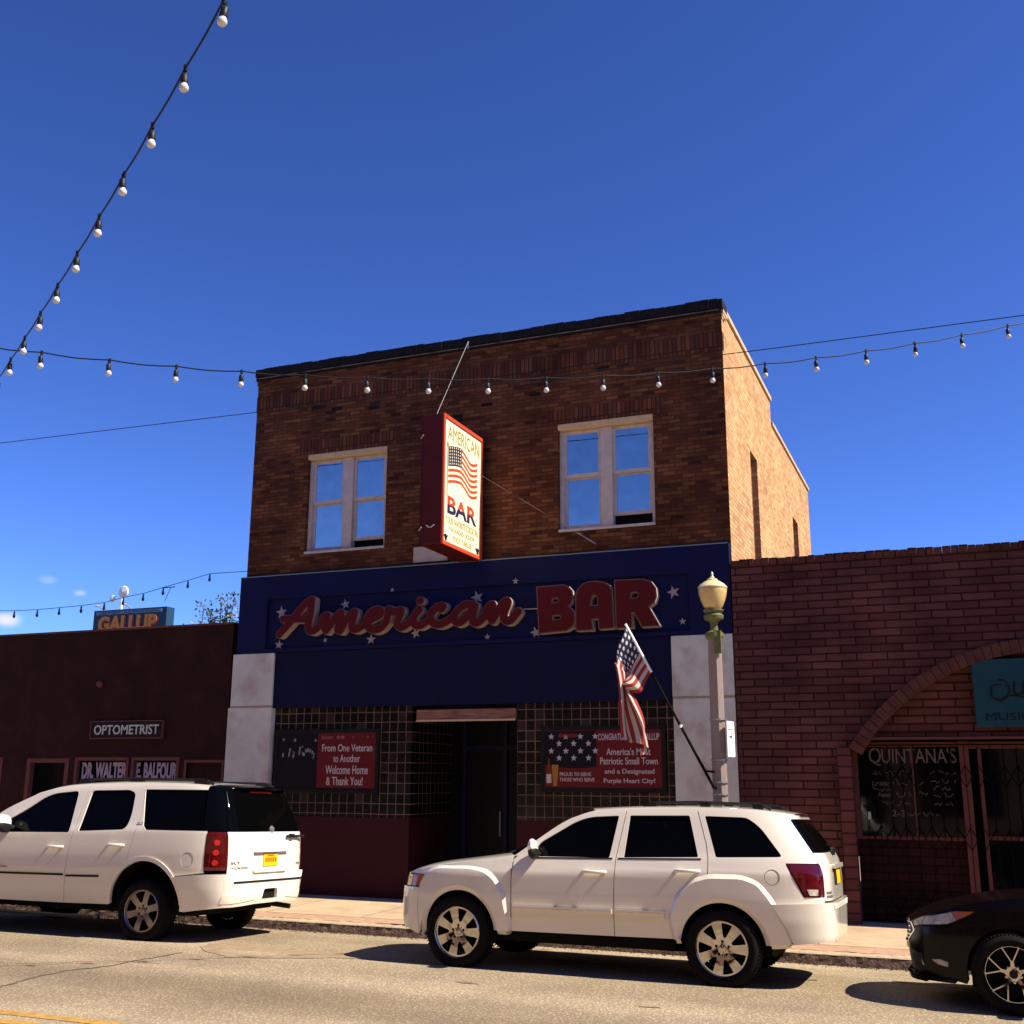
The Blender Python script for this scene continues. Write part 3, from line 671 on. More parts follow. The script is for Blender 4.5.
def shop_window(h, parent, nm='window', glass=None):
    x0, x1, z0, z1 = h; f = MB(); t = 0.06
    f.box(x0, x0+t, WALLY-0.012, WALLY+0.10, z0, z1); f.box(x1-t, x1, WALLY-0.012, WALLY+0.10, z0, z1); f.box(x0+t, x1-t, WALLY-0.010, WALLY+0.10, z1-t, z1); f.box(x0+t, x1-t, WALLY-0.014, WALLY+0.10, z0, z0+t)
    w = f.build(nm, M['stuccotrim'], parent, bevel=0.005)
    g = MB(); g.box(x0+t, x1-t, WALLY+0.06, WALLY+0.08, z0+t, z1-t); g.build('pane', M['dkglass'], w); return w
wa = shop_window(wA, opt); wb = shop_window(wB, opt); shop_window(wC, opt)
mb = MB(); text(mb, 'DR. WALTER', FACE(WALLY+0.06), -14.90, -13.88, 1.83, 2.13, 0.003, bold=0.045); mb.build('window_lettering', M['lilac'], wa)
mb = MB(); text(mb, 'E. BALFOUR', FACE(WALLY+0.06), -13.67, -12.78, 1.83, 2.13, 0.003, bold=0.045); mb.build('window_lettering', M['lilac'], wb)
mb = MB(); x0, x1, z0, z1 = dO
mb.box(x0, x0+0.09, WALLY-0.012, WALLY+0.1, z0, z1); mb.box(x1-0.09, x1, WALLY-0.012, WALLY+0.1, z0, z1); mb.box(x0+0.09, x1-0.09, WALLY-0.01, WALLY+0.1, z1-0.08, z1)
dd = mb.build('door', M['stuccotrim'], opt, bevel=0.005)
mb = MB(); mb.box(x0+0.09, x1-0.09, WALLY+0.09, WALLY+0.12, z0, z1-0.08); mb.build('door_glass', M['dkglass'], dd)
mb = MB(); mb.tube([(x1-0.14, WALLY+0.04, 0.95), (x1-0.14, WALLY+0.04, 1.2)], 0.012); mb.box(x1-0.16, x1-0.12, WALLY+0.04, WALLY+0.09, 1.55, 1.63); mb.build('handle', M['cream'], dd)
mb = MB(); mb.box(pO[0], pO[1], WALLY+0.05, WALLY+0.08, pO[2], pO[3]); mb.build('blank_panel', M['stucco'], opt)
mb = MB(); t = 0.05; x0, x1, z0, z1 = pO
mb.box(x0-t, x0, WALLY-0.012, WALLY+0.05, z0, z1+t); mb.box(x1, x1+0.04, WALLY-0.012, WALLY+0.05, z0, z1+t); mb.box(x0, x1, WALLY-0.010, WALLY+0.05, z1, z1+t); mb.build('panel_trim', M['stuccotrim'], opt)
mb = MB(); mb.lathe([(0.0, -0.05), (0.05, -0.05), (0.065, -0.03), (0.065, 0.0)], (-14.61, WALLY, 3.53), 'y', 16); mb.build('wall_vent', M['stuccotrim'], opt, smooth=40)

# ------------------------------------------------------------------ block building on the right
WALLY = 15.87
RX0, RX1, RZ = -2.945, 9.0, 4.93
blk = thing('block_building', 'low purplish block building with a wide arch, right of the bar', 'building', (3, WALLY, 0.05))
AC = (1.138, 0.652); AR = 3.07; zb = 2.46
xa0, xa1 = -1.44, 2*AC[0]+1.44
def arch_pts(Rr, z0, n=40):
    a0 = math.asin((z0-AC[1])/Rr); return [(AC[0]+Rr*math.cos(math.pi-a0-(math.pi-2*a0)*k/n), AC[1]+Rr*math.sin(math.pi-a0-(math.pi-2*a0)*k/n)) for k in range(n+1)]
arc = arch_pts(AR, 2.32)
wall = [(RX0, 0), (arc[0][0], 0)]+arc+[(arc[-1][0], 0), (RX1, 0), (RX1, RZ), (RX0, RZ)]
mb = MB(); mb.prism(wall, FACE(WALLY), -0.22, 0.0); mb.box(RX0, RX0+0.2, WALLY+0.23, 29.9, 0, RZ-0.002); mb.box(RX1-0.2, RX1, WALLY+0.23, 29.9, 0, RZ-0.002); mb.box(RX0+0.2, RX1-0.2, 29.7, 29.9, 0, RZ-0.002)
mb.build('block_wall', M['slump'], blk)
mb = MB(); mb.box(RX0+0.2, RX1-0.2, WALLY+0.23, 29.7, 4.2, 4.4); mb.build('roof', M['roofing'], blk)
mb = MB(); x = RX0; r = random.Random(2)
while x < RX1:
    q = r.uniform(0.095, 0.125); mb.box(x+0.001, min(x+q-0.002, RX1), WALLY-0.022+r.uniform(-.008, .006), WALLY+0.24, RZ+0.003, RZ+0.092+r.uniform(-0.012, 0.010)); x += q
mb.build('rowlock_coping', M['slump'], blk, bevel=0.012)
# arch ring of blocks on edge
mb = MB(); a0 = math.asin((2.32-AC[1])/AR); K = 52
for k in range(K):
    t0 = math.pi-a0-(math.pi-2*a0)*k/K-0.0012; t1 = math.pi-a0-(math.pi-2*a0)*(k+1)/K+0.0012; d = 0.050+r.uniform(-.008, .008)
    P = [(AC[0]+q*math.cos(t), AC[1]+q*math.sin(t)) for q, t in ((AR-0.17, t0), (AR-0.17, t1), (AR+0.005, t1), (AR+0.005, t0))]
    F = FACE(WALLY); V = [F(a, b, d) for a, b in P]+[F(a, b, -0.2) for a, b in P]
    mb.add(V, [[3, 2, 1, 0], [0, 1, 5, 4], [1, 2, 6, 5], [2, 3, 7, 6], [3, 0, 4, 7]])
mb.build('arch_ring', M['archring'], blk)
inn = arch_pts(AR-0.17, zb)
mb = MB(); mb.prism(inn, FACE(WALLY+0.10), -0.1, 0.0); mb.build('arch_infill', M['slumpdark'], blk)
for xs_ in ((-1.61, -1.43), (2*AC[0]+1.43, 2*AC[0]+1.61)):
    mb = MB(); mb.box(*xs_, WALLY-0.04, WALLY+0.21, 0.04, 2.32); mb.build('stacked_pier', M['stack'], blk)
mb = MB(); mb.box(-1.43, 2*AC[0]+1.43, WALLY+0.03, WALLY+0.195, zb-0.03, zb+0.0); mb.build('lintel', M['stuccotrim'], blk)
mb = MB(); mb.box(-1.43, 2*AC[0]+1.43, WALLY+0.9, WALLY+1.0, 0.0, zb+0.2); mb.build('dark_interior', M['black'], blk)
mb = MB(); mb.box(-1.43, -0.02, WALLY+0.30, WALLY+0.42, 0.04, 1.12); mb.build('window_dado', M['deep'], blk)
# shop window, painted lettering, frames of the doorway
f = MB(); f.box(-1.43, -1.37, WALLY+0.26, WALLY+0.38, 1.12, 2.40); f.box(-0.06, 0.06, WALLY+0.24, WALLY+0.40, 0.05, 2.41); f.box(0.16, 0.21, WALLY+0.26, WALLY+0.38, 0.05, 2.31); f.box(-0.67, -0.64, WALLY+0.29, WALLY+0.37, 1.16, 2.34)
f.box(-1.37, -0.06, WALLY+0.27, WALLY+0.38, 2.34, 2.40); f.box(-1.37, -0.06, WALLY+0.27, WALLY+0.38, 1.12, 1.16); f.box(0.06, 2.3, WALLY+0.27, WALLY+0.38, 2.31, 2.40); f.box(0.21, 2.3, WALLY+0.30, WALLY+0.36, 1.14, 1.19); f.box(2.22, 2.30, WALLY+0.27, WALLY+0.38, 0.05, 2.31)
sw = f.build('shop_window', M['stuccotrim'], blk)
g = MB(); g.box(-1.37, -0.06, WALLY+0.32, WALLY+0.34, 1.16, 2.34); g.box(0.21, 2.22, WALLY+0.32, WALLY+0.34, 0.05, 2.31); g.box(2.30, 3.5, WALLY+0.32, WALLY+0.34, 0.05, 2.40); g.build('pane', M['dkglass'], sw)
mb = MB(); ff = FACE(WALLY+0.318)
text(mb, "Q", ff, -1.22, -1.06, 2.08, 2.33, 0.003); text(mb, "UINTANA'S", ff, -1.05, -0.10, 2.12, 2.32, 0.003)
def scrawl(mb, x0, x1, z, h, seed):
    r = random.Random(seed); x = x0; pts = []
    while x < x1:
        L = r.uniform(0.06, 0.16); k = x; p = []
        while k < min(x+L, x1): p.append((k+r.uniform(-.004, .004), z+h*r.choice((0, 0.15, 0.5, 0.55, 1.0)))); k += r.uniform(0.012, 0.022)
        if len(p) > 2: mb.tube([ff(a, b, 0.003) for a, b in p], 0.0045, 4)
        x += L+r.uniform(0.02, 0.05)
text(mb, 'Lessons', ff, -1.20, -0.97, 1.82, 1.89, 0.003, shear=0.3); text(mb, 'Repair', ff, -1.14, -0.95, 1.66, 1.73, 0.003, shear=0.3); text(mb, '2-3', ff, -0.97, -0.80, 1.42, 1.50, 0.003)
for i, (a, b, z, h) in enumerate(((-1.18, -0.72, 1.96, .06), (-0.93, -0.70, 1.83, .08), (-1.19, -0.94, 1.745, .06), (-0.90, -0.70, 1.67, .07), (-1.08, -0.72, 1.56, .06), (-0.60, -0.50, 1.83, .07), (-0.6, -0.48, 1.70, .06), (-0.44, -0.12, 1.97, .05), (-0.44, -0.12, 1.86, .05), (-0.42, -0.14, 1.77, .05), (-0.42, -0.16, 1.68, .05), (-0.42, -0.18, 1.57, .05), (-0.76, -0.35, 1.43, .06))): scrawl(mb, a, b, z, h, i+50)
mb.build('painted_lettering', M['chalk'], sw)
# folding iron gate across the whole opening
gate = thing('security_gate', 'black folding iron lattice gate across the arched shop front', 'gate', (0.5, WALLY+0.2, 0.05))
mb = MB(); x = -1.28
while x < 3.5:
    mb.tube([(x, WALLY+0.20, 0.08), (x, WALLY+0.20, 2.36)], 0.006, 6); x += 0.16
for z in (0.09, 2.36): mb.tube([(-1.29, WALLY+0.20, z), (3.5, WALLY+0.20, z)], 0.009, 6)
mb.build('bar', M['iron'], gate)
lat = {z: MB() for z in (0.35, 1.15, 1.95)}; x = -1.28
while x < 3.4:
    for z in (0.35, 1.15, 1.95):
        mb = lat[z]; mb.tube([(x, WALLY+0.185, z-0.14), (x+0.16, WALLY+0.185, z+0.14)], 0.006, 5); mb.tube([(x, WALLY+0.178, z+0.14), (x+0.16, WALLY+0.178, z-0.14)], 0.006, 5)
    x += 0.16
for mb in lat.values(): mb.build('lattice', M['iron'], gate)
mb = MB(); mb.box(-1.27, -1.23, WALLY+0.15, WALLY+0.19, 1.38, 1.48); mb.build('padlock', M['steel'], gate)

WALLY = 16.0
# ------------------------------------------------------------------ flat signs on the fronts
s = thing('optometrist_sign', 'small black board reading OPTOMETRIST with thin pale frame', 'sign', (-13.9, WALLY-0.04, 2.56))
mb = MB(); mb.box(-14.69, -13.10, WALLY-0.035, WALLY-0.002, 2.56, 2.84); mb.build('board', M['ink'], s)
mb = MB(); a, b, c, d = -14.69, -13.10, 2.56, 2.84
mb.box(a-.02, b+.02, WALLY-0.045, WALLY-0.003, d, d+.02); mb.box(a-.02, b+.02, WALLY-0.045, WALLY-0.003, c-.02, c); mb.box(a-.02, a, WALLY-0.044, WALLY-0.003, c, d); mb.box(b, b+.02, WALLY-0.044, WALLY-0.003, c, d); mb.build('frame', M['stuccotrim'], s)
mb = MB(); text(mb, 'OPTOMETRIST', FACE(WALLY-0.035), -14.62, -13.17, 2.615, 2.785, 0.006, bold=0.012); mb.build('lettering', M['whitecol'], s)

WALLY = 15.87
s = thing('teal_sign', 'dark teal board with black music shop lettering above arched shop front', 'sign', (1.1, WALLY-0.02, 2.57))
mb = MB(); mb.box(0.19, 2.10, WALLY-0.035, WALLY+0.068, 2.58, 3.46); mb.build('board', M['teal'], s, bevel=0.004)
mb = MB(); ff2 = FACE(WALLY-0.037)
mb.tube([ff2(a, b, 0.002) for a, b in catmull([(0.53, 3.12), (0.42, 3.10), (0.40, 2.98), (0.48, 2.92), (0.58, 2.95), (0.62, 3.08), (0.56, 3.17), (0.50, 3.18)], 6)], 0.014, 6)
mb.tube([ff2(a, b, 0.002) for a, b in catmull([(0.50, 2.90), (0.58, 2.97), (0.70, 2.97), (0.82, 2.95), (1.0, 2.93)], 6)], 0.012, 6)
text(mb, "uintana's", FACE(WALLY-0.035), 0.66, 1.95, 2.98, 3.28, 0.006, bold=-0.008, shear=0.15); text(mb, 'MUSIC', FACE(WALLY-0.035), 0.31, 0.86, 2.66, 2.76, 0.006); mb.build('lettering', M['ink'], s)

WALLY = 16.0
# ------------------------------------------------------------------ bar sign: script word and three block letters
STROKES = [[(-10.637, 4.249), (-10.475, 4.401), (-10.228, 4.668), (-10.08, 4.787), (-10.02, 4.81)], [(-10.02, 4.81), (-10.037, 4.566), (-10.073, 4.382), (-10.037, 4.289), (-9.961, 4.285), (-9.844, 4.359)], [(-10.567, 4.505), (-10.372, 4.502), (-10.094, 4.489)], [(-9.844, 4.359), (-9.79, 4.488), (-9.708, 4.516), (-9.752, 4.342), (-9.718, 4.275)], [(-9.718, 4.275), (-9.619, 4.388), (-9.506, 4.526), (-9.439, 4.543), (-9.469, 4.381), (-9.494, 4.284), (-9.441, 4.263)], [(-9.441, 4.263), (-9.355, 4.415), (-9.227, 4.545), (-9.183, 4.543), (-9.227, 4.37), (-9.208, 4.285), (-9.127, 4.275), (-9.012, 4.334)], [(-9.012, 4.334), (-8.841, 4.429), (-8.698, 4.499), (-8.73, 4.572), (-8.86, 4.546), (-8.95, 4.434), (-8.923, 4.304), (-8.804, 4.247), (-8.675, 4.28), (-8.578, 4.378)], [(-8.578, 4.378), (-8.56, 4.492), (-8.542, 4.569), (-8.439, 4.518), (-8.318, 4.544), (-8.35, 4.431), (-8.383, 4.331), (-8.317, 4.264), (-8.205, 4.31), (-8.121, 4.369)], [(-7.99, 4.534), (-8.085, 4.416), (-8.063, 4.305), (-7.958, 4.283), (-7.813, 4.359)], [(-7.98, 4.68), (-7.975, 4.683)], [(-7.598, 4.525), (-7.563, 4.573), (-7.684, 4.551), (-7.779, 4.435), (-7.739, 4.312), (-7.605, 4.283), (-7.462, 4.342), (-7.379, 4.393)], [(-7.003, 4.547), (-7.139, 4.579), (-7.288, 4.506), (-7.368, 4.385), (-7.298, 4.294), (-7.176, 4.351), (-7.016, 4.517)], [(-7.003, 4.541), (-7.041, 4.381), (-7.02, 4.287), (-6.932, 4.29), (-6.826, 4.383)], [(-6.826, 4.383), (-6.761, 4.522), (-6.701, 4.544), (-6.739, 4.391), (-6.705, 4.303)], [(-6.705, 4.303), (-6.613, 4.434), (-6.495, 4.582), (-6.442, 4.567), (-6.507, 4.392), (-6.48, 4.293), (-6.388, 4.295), (-6.271, 4.417)]]
segs = []
for st in STROKES:
    P = catmull(st, 5) if len(st) > 2 else [np.array(p) for p in st]
    segs += list(zip(P, P[1:]))
SR = 0.060
def script_sdf(p):
    d = np.full(len(p), 1e9)
    for a, b in segs:
        lo = np.minimum(a, b)-0.3; hi = np.maximum(a, b)+0.3
        k = ((p >= lo) & (p <= hi)).all(1)
        if k.any(): d[k] = np.minimum(d[k], seg_dist(p[k], a, b))
    k = d < 1e8; return np.where(k, d-SR, 0.3)
sgn = thing('script_sign', 'raised dark red script word American with pale edges on blue fascia', 'sign', (-8.4, fy, 4.2))
mb = MB(); V, F = iso(lambda p: script_sdf(p)-0.011, -10.8, -6.1, 4.1, 4.95, 0.011); extrude(mb, V, F, FACE(fy+0.045), 0.0, 0.141); mb.build('letter_edge', M['letterwhite'], sgn)
mb = MB(); extrude(mb, V, F, FACE(fy+0.045), 0.1412, 0.148); mb.build('shaded_letter_rim', M['letterrim'], sgn)
mb = MB(); V, F = iso(script_sdf, -10.8, -6.1, 4.1, 4.95, 0.011); extrude(mb, V, F, FACE(fy+0.045), 0.1482, 0.156); mb.build('letter_face', M['letterred'], sgn)
LT = {'B': ([(-5.951, 4.784), (-5.527, 4.791), (-5.438, 4.761), (-5.375, 4.69), (-5.369, 4.569), (-5.395, 4.498), (-5.445, 4.457), (-5.378, 4.413), (-5.336, 4.327), (-5.337, 4.219), (-5.38, 4.138), (-5.468, 4.09), (-5.913, 4.066)], [[(-5.707, 4.599), (-5.622, 4.602), (-5.592, 4.576), (-5.592, 4.542), (-5.623, 4.525), (-5.707, 4.522)], [(-5.703, 4.333), (-5.586, 4.334), (-5.555, 4.309), (-5.555, 4.275), (-5.586, 4.26), (-5.695, 4.258)]]),
      'A': ([(-5.313, 4.083), (-5.308, 4.614), (-5.282, 4.709), (-5.198, 4.788), (-5.085, 4.818), (-4.985, 4.819), (-4.862, 4.792), (-4.776, 4.739), (-4.741, 4.649), (-4.721, 4.097), (-4.946, 4.09), (-4.954, 4.249), (-5.067, 4.247), (-5.055, 4.081)], [[(-5.085, 4.446), (-5.073, 4.565), (-5.05, 4.604), (-5.018, 4.614), (-4.983, 4.6), (-4.964, 4.559), (-4.961, 4.446)]]),
      'R': ([(-4.689, 4.813), (-4.251, 4.805), (-4.132, 4.76), (-4.063, 4.661), (-4.054, 4.544), (-4.088, 4.452), (-4.177, 4.386), (-4.019, 4.1), (-4.28, 4.095), (-4.395, 4.316), (-4.441, 4.313), (-4.436, 4.095), (-4.673, 4.09)], [[(-4.449, 4.62), (-4.352, 4.624), (-4.321, 4.594), (-4.322, 4.554), (-4.349, 4.529), (-4.446, 4.523)]])}
for ch, (o, h) in LT.items():
    f0 = poly_sdf([o, *h]); a = np.array(o); x0, z0 = a.min(0)-0.06; x1, z1 = a.max(0)+0.06
    t_ = thing('block_letter', 'big raised dark red block letter %s with pale edge on blue fascia' % ch, 'sign letter', ((x0+x1)/2, fy, z0), 'block letters spelling BAR')
    mb = MB(); V, F = iso(lambda p: f0(p)-0.012, x0, x1, z0, z1, 0.0083); extrude(mb, V, F, FACE(fy+0.045), 0.0, 0.141); mb.build('letter_edge', M['letterwhite'], t_)
    mb = MB(); extrude(mb, V, F, FACE(fy+0.045), 0.1412, 0.148); mb.build('shaded_letter_rim', M['letterrim'], t_)
    mb = MB(); V, F = iso(lambda p: f0(p)+0.004, x0, x1, z0, z1, 0.0083); extrude(mb, V, F, FACE(fy+0.045), 0.1482, 0.156); mb.build('letter_face', M['letterred'], t_)
mb = MB(); mb.tube([(-6.30, fy+0.03, 4.475), (-5.96, fy+0.03, 4.47)], 0.010, 6); tag(mb.build('sign_conduit', M['letterwhite']), 'thin pale conduit joining the script word to block letter B', 'conduit')

# ------------------------------------------------------------------ the two banners
def frame_rect(x0, x1, z0, z1, t, y0, y1):
    m_ = MB(); m_.box(x0-t, x1+t, y0, y1, z1, z1+t); m_.box(x0-t, x1+t, y0, y1, z0-t, z0); m_.box(x0-t, x0, y0+.001, y1, z0, z1); m_.box(x1, x1+t, y0+.001, y1, z0, z1); return m_
bn = thing('welcome_banner', 'dark red banner with pale words From One Veteran to Another', 'banner', (-9.7, WALLY-0.03, 1.7))
mb = MB(); mb.box(-9.885, -8.80, WALLY-0.05, WALLY-0.012, 1.72, 2.60); rd = mb.build('red_panel', M['posterred'], bn)
mb = MB(); mb.box(-10.66, -9.886, WALLY-0.049, WALLY-0.012, 1.70, 2.60); dk = mb.build('dark_panel', M['posterdk'], bn)
frame_rect(-10.66, -8.80, 1.70, 2.60, 0.06, WALLY-0.058, WALLY-0.005).build('border', M['ink'], bn)
fb = FACE(WALLY-0.05)
for s_, a, b, c, d in (('From One Veteran', -9.80, -8.86, 2.30, 2.42), ('to Another', -9.58, -9.08, 2.13, 2.25), ('Welcome Home', -9.72, -8.93, 1.94, 2.08), ('& Thank You!', -9.70, -9.02, 1.765, 1.90)): mb = MB(); text(mb, s_, fb, a, b, c, d, 0.004, bold=0.012); mb.build('lettering', M['postertext'], rd)
mb = MB(); text(mb, 'Budweiser', fb, -9.82, -9.60, 2.50, 2.565, 0.003, shear=0.3)
for k, (cx, w) in enumerate(((-9.50, .1), (-9.42, .1), (-9.22, .03), (-9.05, .03), (-8.95, .05), (-8.86, .03))): mb.prism(star(cx, 2.53, w*0.45), fb, 0, 0.003)
mb.build('emblem_row', M['posterpink'], rd)
mb = MB(); r = random.Random(31)
for cx, cz, q in ((-10.55, 2.50, .03), (-10.33, 2.49, .035), (-9.93, 2.48, .03), (-10.18, 2.38, .02)): mb.prism(star(cx, cz, q), FACE(WALLY-0.049), 0, 0.003)
for _ in range(16):
    cx = r.uniform(-10.56, -9.95); cz = 2.30+r.uniform(-.06, .06); mb.prism([(cx-.012, cz-r.uniform(.02, .09)), (cx+.012, cz-.03), (cx+.018, cz+.02), (cx-.01, cz+.03)], FACE(WALLY-0.049), 0, 0.003)
mb.build('print_marks', M['star'], dk)

bn = thing('congratulations_banner', 'wide banner with white stars, beer bottle and Purple Heart City words', 'banner', (-4.98, WALLY-0.03, 1.75))
bx0, bx1, bz0, bz1 = -5.89, -4.08, 1.76, 2.60
mb = MB(); mb.box(bx0, bx1, WALLY-0.05, WALLY-0.012, bz0, bz1); rd = mb.build('red_panel', M['posterred'], bn)
frame_rect(bx0, bx1, bz0, bz1, 0.065, WALLY-0.058, WALLY-0.005).build('border', M['ink'], bn)
X = lambda p: bx0+(bx1-bx0)*(p-105)/(915-105); Z_ = lambda p: bz1-(bz1-bz0)*(p-92)/(500-92)
pl = [(X(105), Z_(97)), (X(105), Z_(335))]+[(X(105+365*t), Z_(335+28*math.sin(t*math.pi*.8))) for t in [k/12 for k in range(1, 13)]]+[(X(472), Z_(97))]
mb = MB(); mb.prism(pl, fb, 0, 0.002); st_ = mb.build('star_field', M['posterdk'], rd)
mb = MB()
for j, (y, x0, n_) in enumerate(((137, 152, 4), (187, 208, 3), (240, 152, 4), (290, 208, 3))):
    for i in range(n_):
        if x0+104*i < 466: mb.prism(star(X(x0+104*i), Z_(y), 0.052), FACE(WALLY-0.052), 0, 0.003)
mb.build('star_print', M['postertext'], rd)
mb = MB(); text(mb, 'Budweiser', FACE(WALLY-0.0552), X(205), X(345), Z_(142), Z_(108), 0.003, shear=0.3, bold=0.02); mb.build('script_print', M['maroon'], rd)
for s_, a, b, c, d in (('CONGRATULATIONS GALLUP', 484, 903, 165, 118), ("America's Most", 540, 842, 270, 220), ('Patriotic Small Town', 496, 888, 336, 286), ('and a Designated', 527, 864, 410, 366), ('Purple Heart City!', 520, 868, 474, 432), ('PROUD TO SERVE', 212, 432, 418, 392), ('THOSE WHO SERVE', 210, 455, 456, 430)): mb = MB(); text(mb, s_, fb, X(a), X(b), Z_(c), Z_(d), 0.004, bold=0.012); mb.build('lettering', M['postertext'], rd)
mb = MB(); mb.prism([(X(118), Z_(485)), (X(150), Z_(485)), (X(153), Z_(385)), (X(143), Z_(340)), (X(141), Z_(292)), (X(128), Z_(292)), (X(126), Z_(340)), (X(114), Z_(385))], FACE(WALLY-0.0525), 0, 0.003); bt = mb.build('bottle_print', M['bottle'], rd)
mb = MB(); mb.prism(rect(X(117), X(152), Z_(468), Z_(405)), FACE(WALLY-0.0556), 0, 0.002); mb.build('bottle_label', M['postertext'], rd)
mb = MB(); mb.prism([(X(165), Z_(490)), (X(192), Z_(490)), (X(203), Z_(338)), (X(155), Z_(338))], FACE(WALLY-0.0525), 0, 0.003); mb.build('glass_print', M['beer'], rd)

# ------------------------------------------------------------------ projecting box sign
BS = -6.95; y0, y1, z0, z1 = 14.39, 15.88, 5.29, 7.33
bs = thing('blade_sign', 'tall red box sign with white face, flag picture and BAR, sticking out over the street', 'sign', (BS-0.16, (y0+y1)/2, z0))
mb = MB(); mb.box(BS-0.34, BS-0.012, y0, y1, z0, z1); cab = mb.build('cabinet', M['signred'], bs, bevel=0.012)
for xx, dn in ((BS, 1), (BS-0.352, -1)):
    S = (lambda u, v, w, xx=xx, dn=dn: (xx+dn*w, (y0+u) if dn > 0 else (y1-u), z0+v))
    L, Hh = y1-y0, z1-z0; t = 0.055
    mb = MB()
    for a, b, c, d in ((0, L, 0, t), (0, L, Hh-t, Hh), (0, t, t, Hh-t), (L-t, L, t, Hh-t)): mb.prism(rect(a, b, c, d), S, -0.012, 0.018)
    mb.build('face_frame', M['frameorange' if dn > 0 else 'signred'], bs)
    mb = MB(); mb.prism(rect(t, L-t, t, Hh-t), S, -0.012, 0.0); fc = mb.build('face', M['signface'], bs)
    R_ = lambda f: Hh*(1-f)
    mb = MB(); text(mb, 'AMERICAN', S, 0.17, L-0.14, R_(0.175), R_(0.065), 0.003)
    text(mb, 'YOUR FAVORITE COCKTAIL', S, 0.14, L-0.13, R_(0.825), R_(0.775), 0.003); text(mb, 'PACKAGED LIQUOR', S, 0.28, L-0.28, R_(0.885), R_(0.845), 0.003); text(mb, 'POOL TABLES', S, 0.40, L-0.40, R_(0.945), R_(0.905), 0.003)
    mb.prism(rect(0.155, 0.185, R_(0.62), R_(0.245)), S, 0, 0.003); mb.prism(circle(0.17, R_(0.225), 0.04, 14), S, 0, 0.003); mb.build('gold_lettering', M['gold'], fc)
    WX, WZ = zip(*[tuple(q) for q in catmull([(0, 0), (.2, .055), (.42, .085), (.6, .02), (.74, -.05), (.88, -.035), (1, .01)], 6)]); wave = lambda u: float(np.interp((u-0.2)/(L-0.4), WX, WZ))
    mb = MB(); u0, u1 = 0.20, L-0.20; top, hgt = R_(0.235), 0.585; sh = hgt/13
    def band(mb, ua, ub, k0, k1, w=0.002):
        N = 18; us = [ua+(ub-ua)*i/N for i in range(N+1)]
        V = [S(u, top+wave(u)-sh*k0, w) for u in us]+[S(u, top+wave(u)-sh*k1, w) for u in us]
        mb.add(V, [[i, i+N+1, i+N+2, i+1] for i in range(N)])
    for k in range(0, 13, 2): band(mb, u0 if k > 6 else u0+0.48, u1, k, k+1)
    mb.build('flag_stripes', M['signflagred'], fc)
    mb = MB(); band(mb, u0, u0+0.48, 0, 7, 0.0025); cn = mb.build('flag_canton', M['signnavy'], fc)
    mb = MB()
    for j in range(6):
        for i in range(6):
            u = u0+0.05+0.075*i; mb.prism(star(u, top+wave(u)-sh*(0.6+1.12*j), 0.022), S, 0.003, 0.005)
    mb.build('flag_stars', M['signface'], fc)
    vm = R_(0.683)
    V, F = glyphs('BAR', 0.028); P = [(0.19+(L-0.40)*a, R_(0.75)+Hh*0.135*b-0.0*a, c) for a, b, c in V]
    for nm, mt, keep in (('red_letter_tops', 'signflagred', 1), ('navy_letter_bottoms', 'signnavy', -1)):
        # cut the word at mid height: clamp the other half flat onto the cut line
        mb = MB(); f_front = [f for f in F if all(V[i][2] > 0.4 for i in f)]
        for f in f_front:
            pg = [(P[i][0], P[i][1]) for i in f]; out = []
            for q in range(len(pg)):
                A, B = pg[q], pg[(q+1) % len(pg)]; da, db = (A[1]-vm)*keep, (B[1]-vm)*keep
                if da >= 0: out.append(A)
                if (da < 0) != (db < 0): tt = da/(da-db); out.append((A[0]+(B[0]-A[0])*tt, vm))
            if len(out) > 2: mb.add([S(a, b, 0.003) for a, b in out], [list(range(len(out)))])
        mb.build(nm, M[mt], fc)
    mb = MB()
    for cu in (0.15, L-0.16):
        mb.prism([(cu-.02, R_(.965)), (cu+.03, R_(.965)), (cu+.045, R_(.945)), (cu+.07, R_(.93)), (cu+.075, R_(.918)), (cu+.035, R_(.924)), (cu+.02, R_(.915)), (cu-.02, R_(.915)), (cu-.04, R_(.924)), (cu-.085, R_(.918)), (cu-.075, R_(.93)), (cu-.035, R_(.945))], S, 0, 0.003)
    mb.build('steer_emblems', M['ink'], fc)
mb = MB(); mb.tube([(BS-0.17, y1, 5.6), (BS-0.17, WALLY+0.02, 5.6)], 0.03); mb.tube([(BS-0.17, y1, 7.0), (BS-0.17, WALLY+0.02, 7.0)], 0.03); mb.build('mounting_bracket', M['signred'], bs)
mb = MB(); mb.tube([(BS-0.17, 14.48, z1), (-7.25, WALLY-0.08, 9.12)], 0.005, 6); mb.tube([(-7.262, WALLY-0.06, 9.0), (-7.25, WALLY-0.08, 9.12)], 0.018, 6); mb.build('guy_cable', M['steel'], bs)
mb = MB(); mb.tube([(BS, 15.2, 6.70), (-5.05, WALLY-0.01, 5.45)], 0.003, 6); g_ = mb.build('guy_cable', M['brickline'], bs); mb = MB(); mb.tube([(-5.30, WALLY-0.098, 5.617), (-5.05, WALLY-0.012, 5.452)], 0.011, 6); mb.build('turnbuckle', M['steel'], g_)
mb = MB()
for q in (7.0, 5.55): mb.tube([(BS-0.34-0.03, y0-0.01, q-0.05), (BS-0.34+0.02, y0-0.03, q)], 0.012, 6)
mb.tube([(BS-0.25, y0-0.012, 5.58), (BS-0.20, y0-0.04, 5.54), (BS-0.15, y0-0.04, 5.54), (BS-0.11, y0-0.012, 5.58)], 0.010, 6); mb.build('sign_hook', M['steel'], bs)

